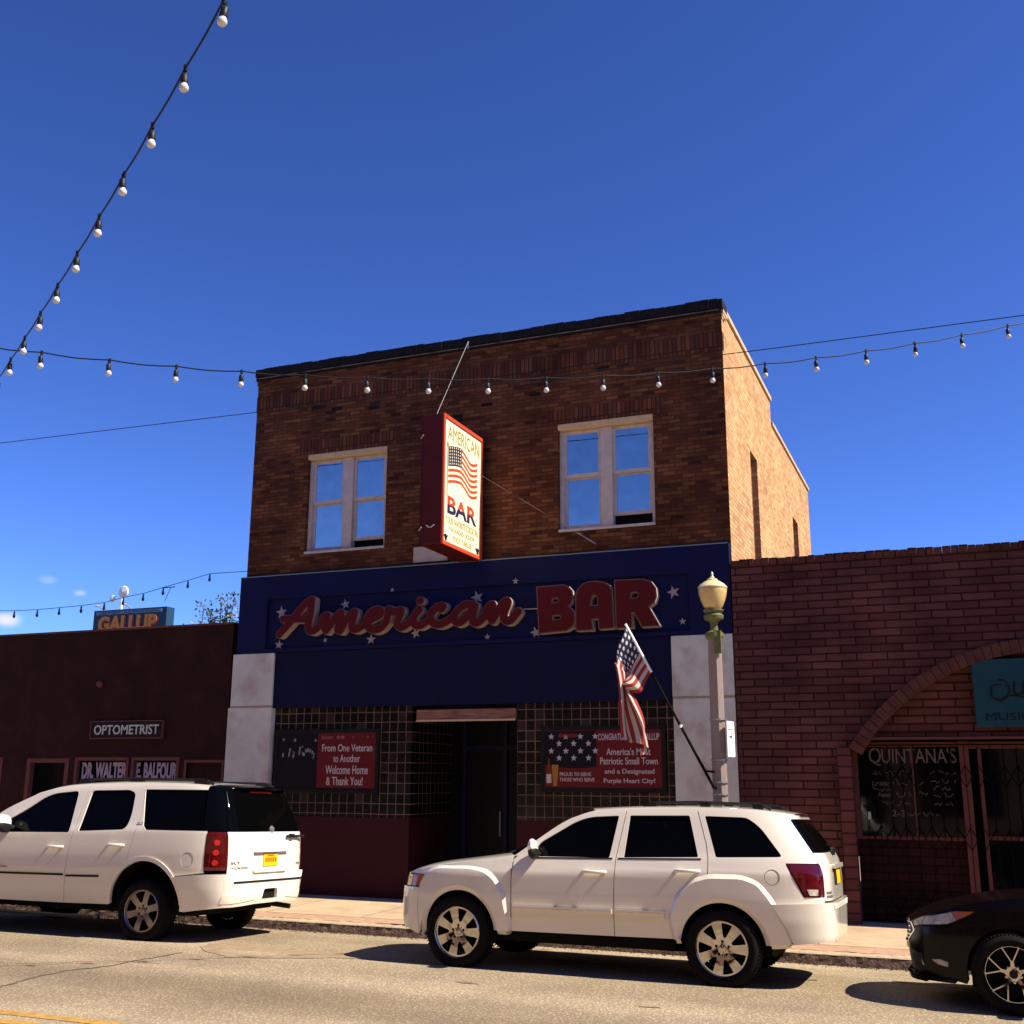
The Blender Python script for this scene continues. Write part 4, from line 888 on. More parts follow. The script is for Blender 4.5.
# ------------------------------------------------------------------ the row across the street, behind the camera
M['oppbrick'] = brickmat('opposite_brick', [(0.0, (0.22, 0.12, 0.07)), (1.0, (0.36, 0.21, 0.13))], (0.28, 0.2, 0.14), 0.215, 0.0715, 0.009, 'x', dirt=0.3)
for ox0, ox1, oz, mt, lb in ((-70, -16.05, 9.6, 'oppbrick', 'long brown brick building across the street, left of the camera'), (-16, 9.95, 10.4, 'tancope', 'tan plastered building across the street, facing the bar'), (10, 70, 8.8, 'oppbrick', 'brown brick building across the street, right of the camera')):
    ob_ = thing('opposite_building', lb, 'building', ((ox0+ox1)/2, -5, 0.1), 'buildings across the street')
    F_ = lambda u, v, w: (u, -5+w, v)
    hs_ = []; x = ox0+1.0
    while x+2.4 < ox1-0.5: hs_ += [(x, x+2.4, 0.7, 2.9), (x+0.5, x+1.7, 5.2, 7.2)]; x += 3.4
    mb = wallgrid(MB(), ox0, ox1, 0.0, oz, hs_, F_, 0.2); mb.quad((ox0, -5, 0), (ox0, -18, 0), (ox0, -18, oz), (ox0, -5, oz)); mb.quad((ox1, -5, 0), (ox1, -18, 0), (ox1, -18, oz), (ox1, -5, oz)); mb.quad((ox0, -18, 0), (ox1, -18, 0), (ox1, -18, oz), (ox0, -18, oz)); mb.build('wall', M[mt], ob_)
    mb = MB(); mb.box(ox0, ox1, -18, -5.01, oz-0.4, oz-0.2); mb.build('roof', M['roofing'], ob_)
    mb = MB(); mb.box(ox0, ox1, -5.3, -4.9, oz, oz+0.25); mb.build('cornice', M['white'], ob_)
    w_ = None
    for h in hs_:
        mb = MB(); mb.box(h[0], h[1], -5.18, -5.12, h[2], h[3]); mb.build('window', M['dkglass'], ob_)
# ------------------------------------------------------------------ cars
def smooth_table(z, v, width=0.03):
    zz = np.arange(z[0]-0.3, z[-1]+0.3, 0.005); vv = np.interp(zz, z, v); k = max(1, int(width/0.005)); pad = np.pad(vv, (k, k), mode='edge')
    return zz, np.convolve(pad, np.ones(2*k+1)/(2*k+1), 'valid')
def arcp(cx, cz, r, a0, a1, n=24): return [(cx+r*math.cos(rad(a0+(a1-a0)*i/n)), cz+r*math.sin(rad(a0+(a1-a0)*i/n))) for i in range(n+1)]
def rp(pts, r, n=5):
    """round the corners of an outline"""
    out = []; m = len(pts); rr = r if isinstance(r, (list, tuple)) else [r]*m
    for i in range(m):
        p0, p, p1 = np.array(pts[i-1]), np.array(pts[i]), np.array(pts[(i+1) % m]); a = p0-p; b = p1-p
        la, lb = np.linalg.norm(a), np.linalg.norm(b); k = min(rr[i], la*0.48, lb*0.48)
        if k < 1e-4: out.append(tuple(p)); continue
        q0, q1 = p+a/la*k, p+b/lb*k
        for j in range(n+1): t = j/n; out.append(tuple((1-t)**2*q0+2*t*(1-t)*p+t*t*q1))
    return out
def grow(poly, d):
    c = np.mean(poly, 0); return [tuple(np.array(p)+(np.array(p)-c)/np.linalg.norm(np.array(p)-c)*d) for p in poly]

class Car:
    def __init__(s, root, w, xr, xf, xm, nr, nf, tilt=0.0):
        s.root = root; s.W = smooth_table(*zip(*w)); s.R = smooth_table(*zip(*xr)); s.F = smooth_table(*zip(*xf)); s.xm = xm; s.nr = nr; s.nf = nf; s.tilt = tilt
    def w(s, z, x): return float(np.interp(z-s.tilt*(x-s.xm), *s.W))
    def xr(s, z): return float(np.interp(z, *s.R))
    def xf(s, z): return float(np.interp(z, *s.F))
    def Y(s, x, z):
        if x > s.xm: t = (x-s.xm)/(s.xr(z)-s.xm); n = s.nr
        else: t = (s.xm-x)/(s.xm-s.xf(z)); n = s.nf
        t = min(max(t, 0), 0.9995); return s.w(z, x)*(1-t**n)**(1/n)
    def XR(s, y, z):
        xr = s.xr(z); t = min(abs(y)/s.w(z, xr), 0.9995); return s.xm+(xr-s.xm)*(1-t**s.nr)**(1/s.nr)
    def XF(s, y, z):
        xf = s.xf(z); t = min(abs(y)/s.w(z, xf), 0.9995); return s.xm-(s.xm-xf)*(1-t**s.nf)**(1/s.nf)
    def corner(s, z, front=False, slope=1.0):
        n = s.nf if front else s.nr; x1 = s.xf(z) if front else s.xr(z); l = abs(x1-s.xm); w = s.w(z, x1)
        th = math.atan((w/l*slope)**(1/(2-2/n))); return (s.xm+(x1-s.xm)*math.cos(th)**(2/n), w*math.sin(th)**(2/n))
    def P(s, kind, a, b, sgn):
        if kind == 'side': return Vector((a, sgn*s.Y(a, b), b))
        if kind == 'rear': return Vector((s.XR(a, b), a, b))
        return Vector((s.XF(a, b), a, b))
    def N(s, kind, a, b, sgn):
        e = 0.004; A = s.P(kind, a+e, b, sgn)-s.P(kind, a-e, b, sgn); B = s.P(kind, a, b+e, sgn)-s.P(kind, a, b-e, sgn)
        n = A.cross(B).normalized()
        out = Vector((0, sgn, 0)) if kind == 'side' else Vector((1, 0, 0)) if kind == 'rear' else Vector((-1, 0, 0))
        return n if n.dot(out) > 0 else -n
    def panel(s, mb, kind, poly, holes=(), off=0.0, t=0.018, sp=0.055, sgn=-1, es=None, bev=0.0):
        vv, F = fill2d(poly, holes, sp, es or sp*0.6)
        P = []; Nn = []
        for a, b in vv:
            n = s.N(kind, a, b, sgn); P.append(s.P(kind, a, b, sgn)+n*off); Nn.append(n)
        fl = sum((P[f[1]]-P[f[0]]).cross(P[f[2]]-P[f[0]]).dot(Nn[f[0]]) for f in F) < 0
        mb.add(P, F, fl); mb.n += [tuple(q) for q in Nn]
        if t:
            V2 = []; F2 = []; N2 = []
            for a, b in border(F):
                e = P[b]-P[a]; out = e.cross(Nn[a]).normalized()*(-1 if fl else 1); q = out*bev
                A, B, C_, D = P[a], P[a]-Nn[a]*t+q, P[b]-Nn[b]*t+q, P[b]
                fn_ = (out*t+Nn[a]*bev).normalized()
                o = len(V2); V2 += [A, B, C_, D]; F2.append([o, o+1, o+2, o+3]); N2 += [tuple(fn_)]*4
            mb.add(V2, F2, fl); mb.n += N2
        return mb
    def part(s, name, m, specs, parent=None, sgn=-1, label=None, smooth=50):
        mb = MB()
        for sp in specs:
            sp = dict(sp); k = sp.pop('k'); poly = sp.pop('p')
            if sp.pop('both', False):
                for g in (-1, 1): s.panel(mb, k, poly, sgn=g, **sp)
            else: s.panel(mb, k, poly, sgn=sgn, **sp)
        o = mb.build(name, M[m], parent or s.root, smooth=smooth, local=True)
        if label: o['label'] = label
        return o
    def loft(s, name, m, spine, edge, nu=24, nv=24, parent=None, q=2.5):
        sp = resample_open(spine, nu); ed = resample_open(edge, nu); V = []; F = []
        for i in range(nu+1):
            E = Vector((ed[i][0], s.Y(ed[i][0], ed[i][1]), ed[i][1]))
            for j in range(nv+1):
                v = -1+2*j/nv; v = math.copysign(1-(1-abs(v))**1.4, v); a = abs(v); fx = a**q; fz = 0.45*a*a+0.55*a**7
                V.append((sp[i][0]+(E.x-sp[i][0])*fx, v*E.y, sp[i][1]+(E.z-sp[i][1])*fz))
        for i in range(nu):
            for j in range(nv): k = i*(nv+1)+j; F.append([k, k+nv+1, k+nv+2, k+1])
        return MB().add(V, F).build(name, M[m], parent or s.root, smooth=50, local=True)
def resample_open(pts, n, k=10):
    P = np.array(catmull(pts, k)); d = np.r_[0, np.cumsum(np.sqrt((np.diff(P, axis=0)**2).sum(1)))]
    t = np.linspace(0, d[-1], n+1); return [(float(np.interp(q, d, P[:, 0])), float(np.interp(q, d, P[:, 1]))) for q in t]
def clip_pl(pl, xa, xb):
    xs = [p[0] for p in pl]; zs = [p[1] for p in pl]
    return [(xa, float(np.interp(xa, xs, zs)))]+[p for p in pl if xa+1e-3 < p[0] < xb-1e-3]+[(xb, float(np.interp(xb, xs, zs)))]
def offset_pl(pl, d):
    P = np.array(pl); T = np.gradient(P, axis=0); T /= np.linalg.norm(T, axis=1)[:, None]; return [(float(p[0]+t[1]*d), float(p[1]-t[0]*d)) for p, t in zip(P, T)]

def wheel(car, x, y, z, R, rim, width, style, m_rim, proto=None):
    """wheel > tyre, rim; outer face towards -y"""
    if proto is not None:
        o = proto.copy(); COL.objects.link(o); o.parent = car.root; o.location = (x, y, z); o.rotation_euler = (0, 0, math.pi if y > 0 else 0)
        for ch in list(proto.children): c = ch.copy(); COL.objects.link(c); c.parent = o
        return o
    h = width/2
    mb = MB(); mb.lathe([(0.0, 0.04), (rim*0.82, 0.04), (rim*0.82, 0.02), (rim*0.2, -0.005), (0, -0.005)], (0, 0, 0), 'y', 32); o = mb.build('wheel', M['under'], car.root, smooth=30, local=True); o.location = (x, y, z)
    mb = MB(); mb.lathe([(rim-0.005, -h+0.02), (rim+0.012, -h+0.004), (rim+(R-rim)*0.45, -h-0.006), (R-0.03, -h+0.006), (R-0.010, -h+0.024), (R, -h+0.05), (R+0.001, 0), (R, h-0.05), (R-0.010, h-0.024), (R-0.03, h-0.006), (rim+(R-rim)*0.45, h+0.006), (rim, h-0.01)], (0, 0, 0), 'y', 56)
    for k in range(64):
        a = 2*math.pi*k/64
        for yy in (-h+0.045, h-0.045): c, s_ = math.cos(a), math.sin(a); mb.tube([(c*(R-0.006), yy-0.028, s_*(R-0.006)), (c*(R+0.003), yy+0.03, s_*(R+0.003))], 0.0075, 4)
    mb.build('tyre', M['rubber'], o, smooth=40, local=True)
    # rim face with openings between the spokes
    holes = []
    def ring(a0, a1, r, n=6): return [(r*math.cos(rad(a0+(a1-a0)*i/n)), r*math.sin(rad(a0+(a1-a0)*i/n))) for i in range(n+1)]
    q = rim
    if style == 'seven':
        for k in range(7): c = 90+360/7*(k+0.5)-90+360/14*0; holes.append(rp(ring(c-13.5, c+13.5, q*0.90)+[(q*0.40*math.cos(rad(c+7)), q*0.40*math.sin(rad(c+7))), (q*0.40*math.cos(rad(c-7)), q*0.40*math.sin(rad(c-7)))], 0.012, 3))
    elif style == 'six':
        for k in range(6): c = 45+60*k; holes.append(rp(ring(c-19.5, c+19.5, q*0.90)+[(q*0.40*math.cos(rad(c+9)), q*0.40*math.sin(rad(c+9))), (q*0.40*math.cos(rad(c-9)), q*0.40*math.sin(rad(c-9)))], 0.012, 3))
    else:
        for k in range(5):
            c = 72*k+20
            holes.append(rp(ring(c-16, c+16, q*0.94)+[(q*0.43*math.cos(rad(c)), q*0.43*math.sin(rad(c)))], 0.008, 3))
            d = c+36; holes.append(rp(ring(d-17, d+17, q*0.94)+[(q*0.44*math.cos(rad(d+29)), q*0.44*math.sin(rad(d+29))), (q*0.27*math.cos(rad(d+22)), q*0.27*math.sin(rad(d+22))), (q*0.27*math.cos(rad(d-22)), q*0.27*math.sin(rad(d-22))), (q*0.44*math.cos(rad(d-29)), q*0.44*math.sin(rad(d-29)))], 0.010, 3))
    nl = 6 if style == 'six' else 5
    for k in range(nl): a = 2*math.pi*(k+0.5)/nl+(rad(90-36) if style == 'seven' else 0); holes.append(circle(q*0.245*math.cos(a), q*0.245*math.sin(a), q*0.052, 10)) if style != 'ysp' else None
    vv, F = fill2d(circle(0, 0, q*0.97, 64), holes, q*0.13, q*0.06)
    dp = lambda a, b: -h+0.026+0.030*max(0.0, 1-math.hypot(a, b)/q/0.62)**1.5*(1 if style != 'ysp' else 0.6)-(0.012 if math.hypot(a, b) < q*0.15 else 0)
    mb = MB(); n = len(vv); Pf = [(a, dp(a, b), b) for a, b in vv]; mb.add(Pf, F)
    V2 = []; F2 = []
    for a, b in border(F): k = len(V2); V2 += [Pf[a], (Pf[a][0]*0.99, Pf[a][1]+0.045, Pf[a][2]*0.99), (Pf[b][0]*0.99, Pf[b][1]+0.045, Pf[b][2]*0.99), Pf[b]]; F2.append([k, k+1, k+2, k+3])
    mb.add(V2, F2)
    mb.lathe([(q*0.955, -h+0.030), (q*0.965, -h+0.012), (q*0.99, -h+0.004), (q*1.012, -h+0.010), (q*1.0, -h+0.03)], (0, 0, 0), 'y', 56)
    mb.lathe([(q*0.95, -h+0.03), (q*0.90, 0.0), (q*0.88, 0.06)], (0, 0, 0), 'y', 40)
    if style == 'ysp':
        for k in range(5): a = 2*math.pi*(k+0.5)/5+rad(20); mb.lathe([(0, -.004), (.012, -.002), (.013, .02)], (.062*math.cos(a), dp(.062, 0), .062*math.sin(a)), 'y', 8)
    mb.build('rim', M[m_rim], o, smooth=35, local=True)
    cap = MB(); cap.lathe([(0, -.010), (q*.13, -.008), (q*.15, 0), (q*.15, .03)], (0, dp(q*.13, 0), 0), 'y', 20); cap.build('centre_cap', M['plastic' if style == 'ysp' else m_rim], o, smooth=40, local=True)
    return o

def simple_mirror(car, x, z, sgn, m, scale=1.0):
    y = car.Y(x, z)+0.13*scale
    mb = MB(); V = []; F = []; nu, nv = 10, 14
    for i in range(nu+1):
        t = -1+2*i/nu
        for j in range(nv):
            a = 2*math.pi*j/nv; rr = (1-abs(t)**3.2)**0.5
            V.append((x+scale*(0.050*math.cos(a)*rr+0.014*t), sgn*(y+scale*0.115*t), z+scale*(0.088*math.sin(a)*rr+0.015*t)))
    for i in range(nu):
        for j in range(nv): F.append([i*nv+j, i*nv+(j+1) % nv, (i+1)*nv+(j+1) % nv, (i+1)*nv+j])
    o = mb.add(V, F).build('side_mirror', M[m], car.root, smooth=60, local=True)
    mb = MB(); mb.add([(p[0]+.006, p[1], (p[2]-z)*.8+z-.045*scale) for p in V], F).build('mirror_base', M['plastic'], o, smooth=60, local=True)
    mb = MB(); mb.tube([(x+0.02, sgn*(car.Y(x, z-0.05)-0.03), z-0.07), (x+0.01, sgn*(y-0.06*scale), z-0.05)], 0.03, 8); mb.build('mirror_arm', M['plastic'], o, smooth=40, local=True)
    return o
def door_handle(car, parent, x, z, sgn, m, L=0.24):
    P = car.Y(x+L/2, z); mb = MB()
    mb.tube([(x, sgn*(car.Y(x, z)-0.005), z), (x+0.03, sgn*(P+0.034), z+0.004), (x+L/2, sgn*(P+0.040), z+0.006), (x+L-0.03, sgn*(P+0.036), z+0.006), (x+L, sgn*(car.Y(x+L, z)-0.005), z+0.005)], [0.016, 0.019, 0.018, 0.020, 0.018], 10)
    return mb.build('handle', M[m], parent, smooth=60, local=True)
def car_root(name, label, x, yc):
    t = thing(name, label, 'car', (x, yc, road_z(yc))); t.rotation_euler = (rad(-2.2), 0, 0); return t
def wells(car, arches, zlow, x0, x1, ybox):
    mb = MB()
    for (cx, cz, r) in arches:
        for sg in (-1, 1):
            yo, yi = sg*(car.Y(cx, cz+0.2)-0.05), sg*0.45; n = 20; V = []; F = []
            for i in range(n+1):
                a = rad(-6+192*i/n); V += [(cx+r*math.cos(a), yo, cz+r*math.sin(a)), (cx+r*math.cos(a), yi, cz+r*math.sin(a))]
            for i in range(n): F.append([2*i, 2*i+1, 2*i+3, 2*i+2])
            c = len(V); V.append((cx, yi, cz))
            for i in range(n): F.append([2*i+1, c, 2*i+3])
            mb.add(V, F)
        mb.tube([(cx, -0.7, cz-0.02), (cx, 0.7, cz-0.02)], 0.05, 8)
    mb.box(x0, x1, -ybox, ybox, zlow, zlow+0.18)
    return mb.build('underbody', M['under'], car.root, local=True)
def inner(car, pl_top, pl_bot, off=-0.045, rear=None):
    poly = pl_bot+pl_top[::-1]; sp = [dict(k='side', p=poly, off=off, t=0, sp=0.11, both=True)]
    if rear: sp.append(dict(k='rear', p=rear, off=off, t=0, sp=0.12))
    return car.part('inner_shell', 'under', sp)
# ---- white suv in the middle
def build_jeep():
    root = car_root('parked_suv', 'white five door suv with chrome seven spoke wheels parked in front of bar doorway', -5.09, 12.0)
    c = Car(root, [(.25, .86), (.35, .868), (.55, .902), (.75, .915), (.97, .908), (1.00, .902), (1.03, .890), (1.12, .865), (1.14, .855), (1.55, .735), (1.62, .71), (1.75, .65)],
            [(.35, 3.75), (.45, 3.79), (.80, 3.80), (1.0, 3.80), (1.15, 3.785), (1.22, 3.75), (1.40, 3.62), (1.58, 3.49), (1.66, 3.43)],
            [(.30, -.80), (.45, -.83), (.75, -.83), (.90, -.80), (.96, -.76), (1.1, -.76)], 1.4, 7.0, 5.0, 0.03)
    edge = [(-.69, .905), (-.45, .965), (-.12, 1.02), (.30, 1.075), (.62, 1.13), (1.086, 1.452), (1.30, 1.55), (1.465, 1.60), (1.89, 1.632), (2.52, 1.642), (3.14, 1.628), (3.46, 1.585)]
    hood_e = edge[:5]; a_e = edge[4:8]; roof_e = edge[7:]
    EL = hood_e[:-1]+resample_open(a_e, 16)[:-1]+resample_open(roof_e, 16)
    A = ((0.0, .355, .462), (2.79, .345, .466))
    INl = offset_pl([p for p in EL if p[0] >= .6], 0.032); INl[0] = (.64, 1.125)
    xc = lambda z: c.corner(z)[0]; yc = lambda z: c.corner(z)[1]; xcf = lambda z: c.corner(z, True)[0]; ycf = lambda z: c.corner(z, True)[1]
    zr = [.80, .9, 1.0, 1.1, 1.2, 1.3, 1.4, 1.5, 1.57]
    W1 = rp([(.79, 1.125), (.90, 1.272), (1.27, 1.488), (1.42, 1.535), (1.728, 1.552), (1.655, 1.135)], [.02, .03, .08, .08, .02, .02])
    W2 = rp([(1.846, 1.556), (2.466, 1.566), (2.570, 1.168), (1.805, 1.143)], .02)
    W3 = rp([(2.622, 1.564), (3.04, 1.556), (3.17, 1.467), (3.385, 1.192), (2.745, 1.172)], [.02, .05, .08, .04, .02])
    for sg in (-1, 1):
        fen = [(-.47, .772), (-.44, .90)]+[(x, .905) for x in (-.50, -.56, xcf(.905)+.005)]+[p for p in hood_e]+[(.598, 1.09), (.596, .93), (.60, .385), (.575, .385)]+arcp(*A[0], 5, 172, 22)
        c.part('front_fender', 'carwhite', [dict(k='side', p=fen, off=0, sp=.05)], sgn=sg)
        fd = [(.610, .385), (1.707, .392), (1.712, .80), (1.720, 1.125), (1.758, 1.35)]+clip_pl(INl, .66, 1.800)[::-1]+[(.612, 1.09), (.606, .93)]
        d1 = c.part('front_door', 'carwhite', [dict(k='side', p=fd, holes=[W1])], sgn=sg)
        rdr = [(1.715, .392), (2.318, .40)]+arcp(*A[1], 172, 104, 14)+[(2.664, .83), (2.663, 1.16), (2.64, 1.3)]+clip_pl(INl, 1.808, 2.545)[::-1]+[(1.766, 1.35), (1.728, 1.125), (1.720, .80)]
        d2 = c.part('rear_door', 'carwhite', [dict(k='side', p=rdr, holes=[W2])], sgn=sg)
        qp = [(2.672, .83)]+arcp(*A[1], 103, 20, 16)+[(3.25, .765), (3.60, .775), (xc(.775), .775), (xc(.833), .833), (3.568, .833), (3.41, 1.137)]+[(xc(z), z) for z in (1.14, 1.2, 1.3, 1.4, 1.5, 1.565)]+clip_pl(INl, 2.553, 3.44)[::-1]+[(2.648, 1.3), (2.671, 1.16)]
        q_ = c.part('quarter_panel', 'carwhite', [dict(k='side', p=qp, holes=[W3, circle(3.285, 1.005, .072)]), dict(k='rear', p=[(sg*.702, .775), (sg*yc(.775), .775), (sg*yc(.836), .836), (sg*.702, .836)], sp=.04)], sgn=sg)
        c.part('fuel_cap', 'carwhite', [dict(k='side', p=circle(3.285, 1.005, .067), off=-.004, sp=.03)], q_, sgn=sg)
        c.part('window_glass', 'carglass', [dict(k='side', p=grow(W1, .015), off=-.014, t=0)], d1, sgn=sg); c.part('window_glass', 'carglass', [dict(k='side', p=grow(W2, .015), off=-.014, t=0)], d2, sgn=sg); c.part('window_glass', 'carglass', [dict(k='side', p=grow(W3, .015), off=-.010, t=0)], q_, sgn=sg)
        for d_, a, b, za, zb_ in ((d1, .80, 1.69, 1.112, 1.128), (d2, 1.75, 2.60, 1.132, 1.150)): c.part('belt_trim', 'plastic', [dict(k='side', p=[(a, za-.007), (b, zb_-.005), (b, zb_+.008), (a, za+.006)], off=.004, t=.01, sp=.08)], d_, sgn=sg)
        for d_, a, b in ((d1, .625, 1.695), (d2, 1.735, 2.235)):
            zt = lambda x: .638+.011*(x-.6)
            c.part('side_molding', 'carwhite', [dict(k='side', p=[(a, zt(a)-.085), (b, zt(b)-.078), (b, zt(b)), (a, zt(a))], off=.030, t=.034, sp=.06)], d_, sgn=sg)
            c.part('chrome_strip', 'chrome', [dict(k='side', p=[(a+.01, zt(a)-.050), (b-.01, zt(b)-.046), (b-.01, zt(b)-.022), (a+.01, zt(a)-.024)], off=.034, t=.006, sp=.06)], d_, sgn=sg)
        door_handle(c, d1, 1.385, .992, sg, 'carwhite'); door_handle(c, d2, 2.345, 1.033, sg, 'carwhite')
        ff = [(-.475, .30), (-.50, .62), (-.475, .80), (-.40, .91), (-.28, .962), (.12, .972), (.30, .945), (.40, .885), (.50, .74), (.572, .44), (.576, .387), (.455, .387)]+arcp(A[0][0], A[0][1], .452, 4, 184, 26)
        c.part('fender_flare', 'carwhite', [dict(k='side', p=rp(ff[:11], .05)+ff[11:], off=.028, t=.032, sp=.05, bev=.045)], sgn=sg)
        rf = [(2.335, .405), (2.30, .60), (2.38, .80), (2.52, .93), (2.68, .975), (3.00, .978), (3.14, .93), (3.25, .80), (3.38, .55), (3.435, .41), (3.25, .40)]+arcp(A[1][0], A[1][1], .455, 6, 173, 26)
        c.part('fender_flare', 'carwhite', [dict(k='side', p=rp(rf[:10], .05)+rf[10:], off=.028, t=.032, sp=.05, bev=.045)], sgn=sg)
        tl = [(3.425, 1.130), (3.585, .835)]+[(xc(z), z) for z in (.84, .95, 1.05, 1.128)]
        t_ = c.part('tail_light', 'taillight', [dict(k='side', p=tl, off=.006, sp=.035), dict(k='rear', p=[(sg*.70, .84), (sg*yc(.84), .84), (sg*yc(1.0), 1.0), (sg*yc(1.128), 1.128), (sg*.70, 1.128)], off=.006, sp=.05)], sgn=sg)
        c.part('reverse_lens', 'lens', [dict(k='side', p=[(3.62, .85), (xc(.85)-.015, .85), (xc(.90)-.015, .905), (3.595, .905)], off=.010, t=.004, sp=.03)], t_, sgn=sg)
        h_ = c.part('headlight', 'lens', [dict(k='front', p=[(sg*.42, .775), (sg*ycf(.775), .775), (sg*ycf(.895), .895), (sg*.42, .90)], off=.004, sp=.05)], sgn=sg)
        c.part('marker_lens', 'amber', [dict(k='side', p=[(-.485, .775), (-.45, .895)]+[(xcf(z), z) for z in (.895, .84, .775)], off=.005, sp=.03)], h_, sgn=sg)
        simple_mirror(c, .86, 1.215, sg, 'carwhite')
    c.part('pillar_rail', 'carwhite', [dict(k='side', p=clip_pl(EL, .60, 3.46)+INl[::-1], t=0, both=True)])
    c.loft('hood', 'carwhite', [(-.80, .925), (-.62, .985), (-.40, 1.035), (0, 1.090), (.38, 1.145)], hood_e, 20, 20)
    c.loft('windshield', 'carglass', [(.38, 1.145), (.85, 1.40), (1.31, 1.63)], a_e, 12, 18)
    c.loft('roof', 'carwhite', [(1.31, 1.63), (1.9, 1.66), (2.5, 1.668), (3.1, 1.655), (3.50, 1.605)], roof_e, 22, 24)
    yw = lambda z: yc(z)-.002
    tg = [(-.70, .80), (.70, .80), (.70, 1.14)]+[(yw(z), z) for z in (1.145, 1.2, 1.3, 1.4, 1.5, 1.585)]+[(-yw(z), z) for z in (1.585, 1.5, 1.4, 1.3, 1.2, 1.145)]+[(-.70, 1.14)]
    RG = rp([(-.74, 1.235), (.74, 1.235), (.62, 1.55), (-.62, 1.55)], .05)
    t_ = c.part('tailgate', 'carwhite', [dict(k='rear', p=tg, holes=[RG])])
    c.part('rear_window', 'carglass', [dict(k='rear', p=grow(RG, .015), off=-.006, t=0)], t_)
    c.part('plate_recess', 'plastic', [dict(k='rear', p=rp([(-.30, .93), (.30, .93), (.30, 1.11), (-.30, 1.11)], .03), off=.004, t=.006)], t_)
    c.part('handle_bar', 'carwhite', [dict(k='rear', p=rp([(-.36, 1.085), (.36, 1.085), (.36, 1.125), (-.36, 1.125)], .015), off=.035, t=.04)], t_)
    c.part('license_plate', 'plate', [dict(k='rear', p=rp([(-.155, .935), (.155, .935), (.155, 1.08), (-.155, 1.08)], .01), off=.012, t=.006)], t_)
    c.part('badge', 'silverbadge', [dict(k='rear', p=rect(-.66, -.50, .83, .85), off=.006, t=.008), dict(k='rear', p=rect(-.66, -.54, .865, .885), off=.006, t=.008)], t_)
    mb = MB(); mb.tube([(c.XR(.0, 1.24)+.02, .02, 1.235), (c.XR(.05, 1.28)+.03, .05, 1.27), (c.XR(.40, 1.27)+.02, .42, 1.265)], .011, 6); mb.tube([(c.XR(.0, 1.24)-.01, .02, 1.225), (c.XR(0, 1.24)+.05, .02, 1.225)], .022, 8); mb.build('wiper', M['plastic'], t_, smooth=40, local=True)
    sp = [dict(k='rear', p=[(-.60, 1.60), (.60, 1.60), (.60, 1.635), (-.60, 1.635)], off=.055, t=.10)]
    c.part('high_brake_light', 'taillight', [dict(k='rear', p=[(-.25, 1.565), (.25, 1.565), (.25, 1.59), (-.25, 1.59)], off=.012, t=.01)], t_)
    rb = [(3.452, .41), (3.40, .55), (3.27, .765)]+[(xc(z), z) for z in (.785, .7, .6, .5, .44)]
    b_ = c.part('rear_bumper', 'carwhite', [dict(k='side', p=rb, off=.035, t=.07, sp=.03, both=True), dict(k='rear', p=[(-yc(.44), .44), (yc(.44), .44), (yc(.6), .6), (yc(.785), .785), (-yc(.785), .785), (-yc(.6), .6)], off=.035, t=.10, sp=.035)])
    c.part('step_pad', 'whitecol', [dict(k='rear', p=rp([(-.58, .725), (.58, .725), (.58, .77), (-.58, .77)], .015), off=.040, t=.05, sp=.06)], b_)
    fb = [(-.485, .30), (-.505, .62), (-.482, .765)]+[(xcf(z), z) for z in (.765, .65, .5, .36)]+[(-.52, .30)]
    b2 = c.part('front_bumper', 'carwhite', [dict(k='side', p=fb, off=.030, t=.06, sp=.045, both=True), dict(k='front', p=[(-ycf(.36), .34), (ycf(.36), .34), (ycf(.5), .5), (ycf(.765), .765), (-ycf(.765), .765), (-ycf(.5), .5)], off=.030, t=.08, sp=.06, holes=[rect(-.42, .42, .42, .54)])])
    c.part('front_panel', 'plastic', [dict(k='front', p=[(-ycf(.36), .36), (ycf(.36), .36), (ycf(.9), .90), (-ycf(.9), .90)], off=-.02, t=0, sp=.08)])
    c.part('grille', 'chrome', [dict(k='front', p=rp(rect(-.36+.105*i, -.36+.105*i+.085, .775, .895), .02), off=.012, t=.02, sp=.05) for i in range(7)])
    inner(c, clip_pl(EL, -.69, 3.44), [(-.66, .50), (-.46, .50)]+arcp(0, .355, .47, 170, 10, 16)+[(.48, .39), (2.31, .40)]+arcp(2.79, .345, .474, 170, 10, 16)+[(3.3, .5), (3.68, .5), (3.68, 1.14)], rear=[(-.72, .46), (.72, .46), (.76, 1.1), (.56, 1.56), (-.56, 1.56), (-.76, 1.1)])
    wells(c, A, .27, -.45, 3.25, .72)
    w0 = wheel(c, 0, -.795, .345, .362, .256, .245, 'seven', 'chrome')
    for x, y in ((2.79, -.80), (0, .795), (2.79, .80)): wheel(c, x, y, .340, .362, .256, .245, 'seven', 'chrome', w0)
    for sg in (-1, 1):
        mb = MB(); mb.tube([(1.95, sg*.60, 1.64), (2.02, sg*.60, 1.685), (2.5, sg*.60, 1.70), (3.15, sg*.60, 1.685), (3.26, sg*.60, 1.635)], .013, 8)
        for x in (2.04, 2.6, 3.13): mb.box(x-.05, x+.05, sg*.60-.018, sg*.60+.018, 1.62, 1.685)
        mb.build('roof_rail', M['plastic'], root, smooth=40, local=True)
    mb = MB(); mb.tube([(.45, -.55, 1.15), (.40, -.1, 1.165)], .010, 6); mb.tube([(.42, .05, 1.165), (.45, .5, 1.15)], .010, 6); mb.build('wiper', M['plastic'], root, local=True)
    return c
build_jeep()

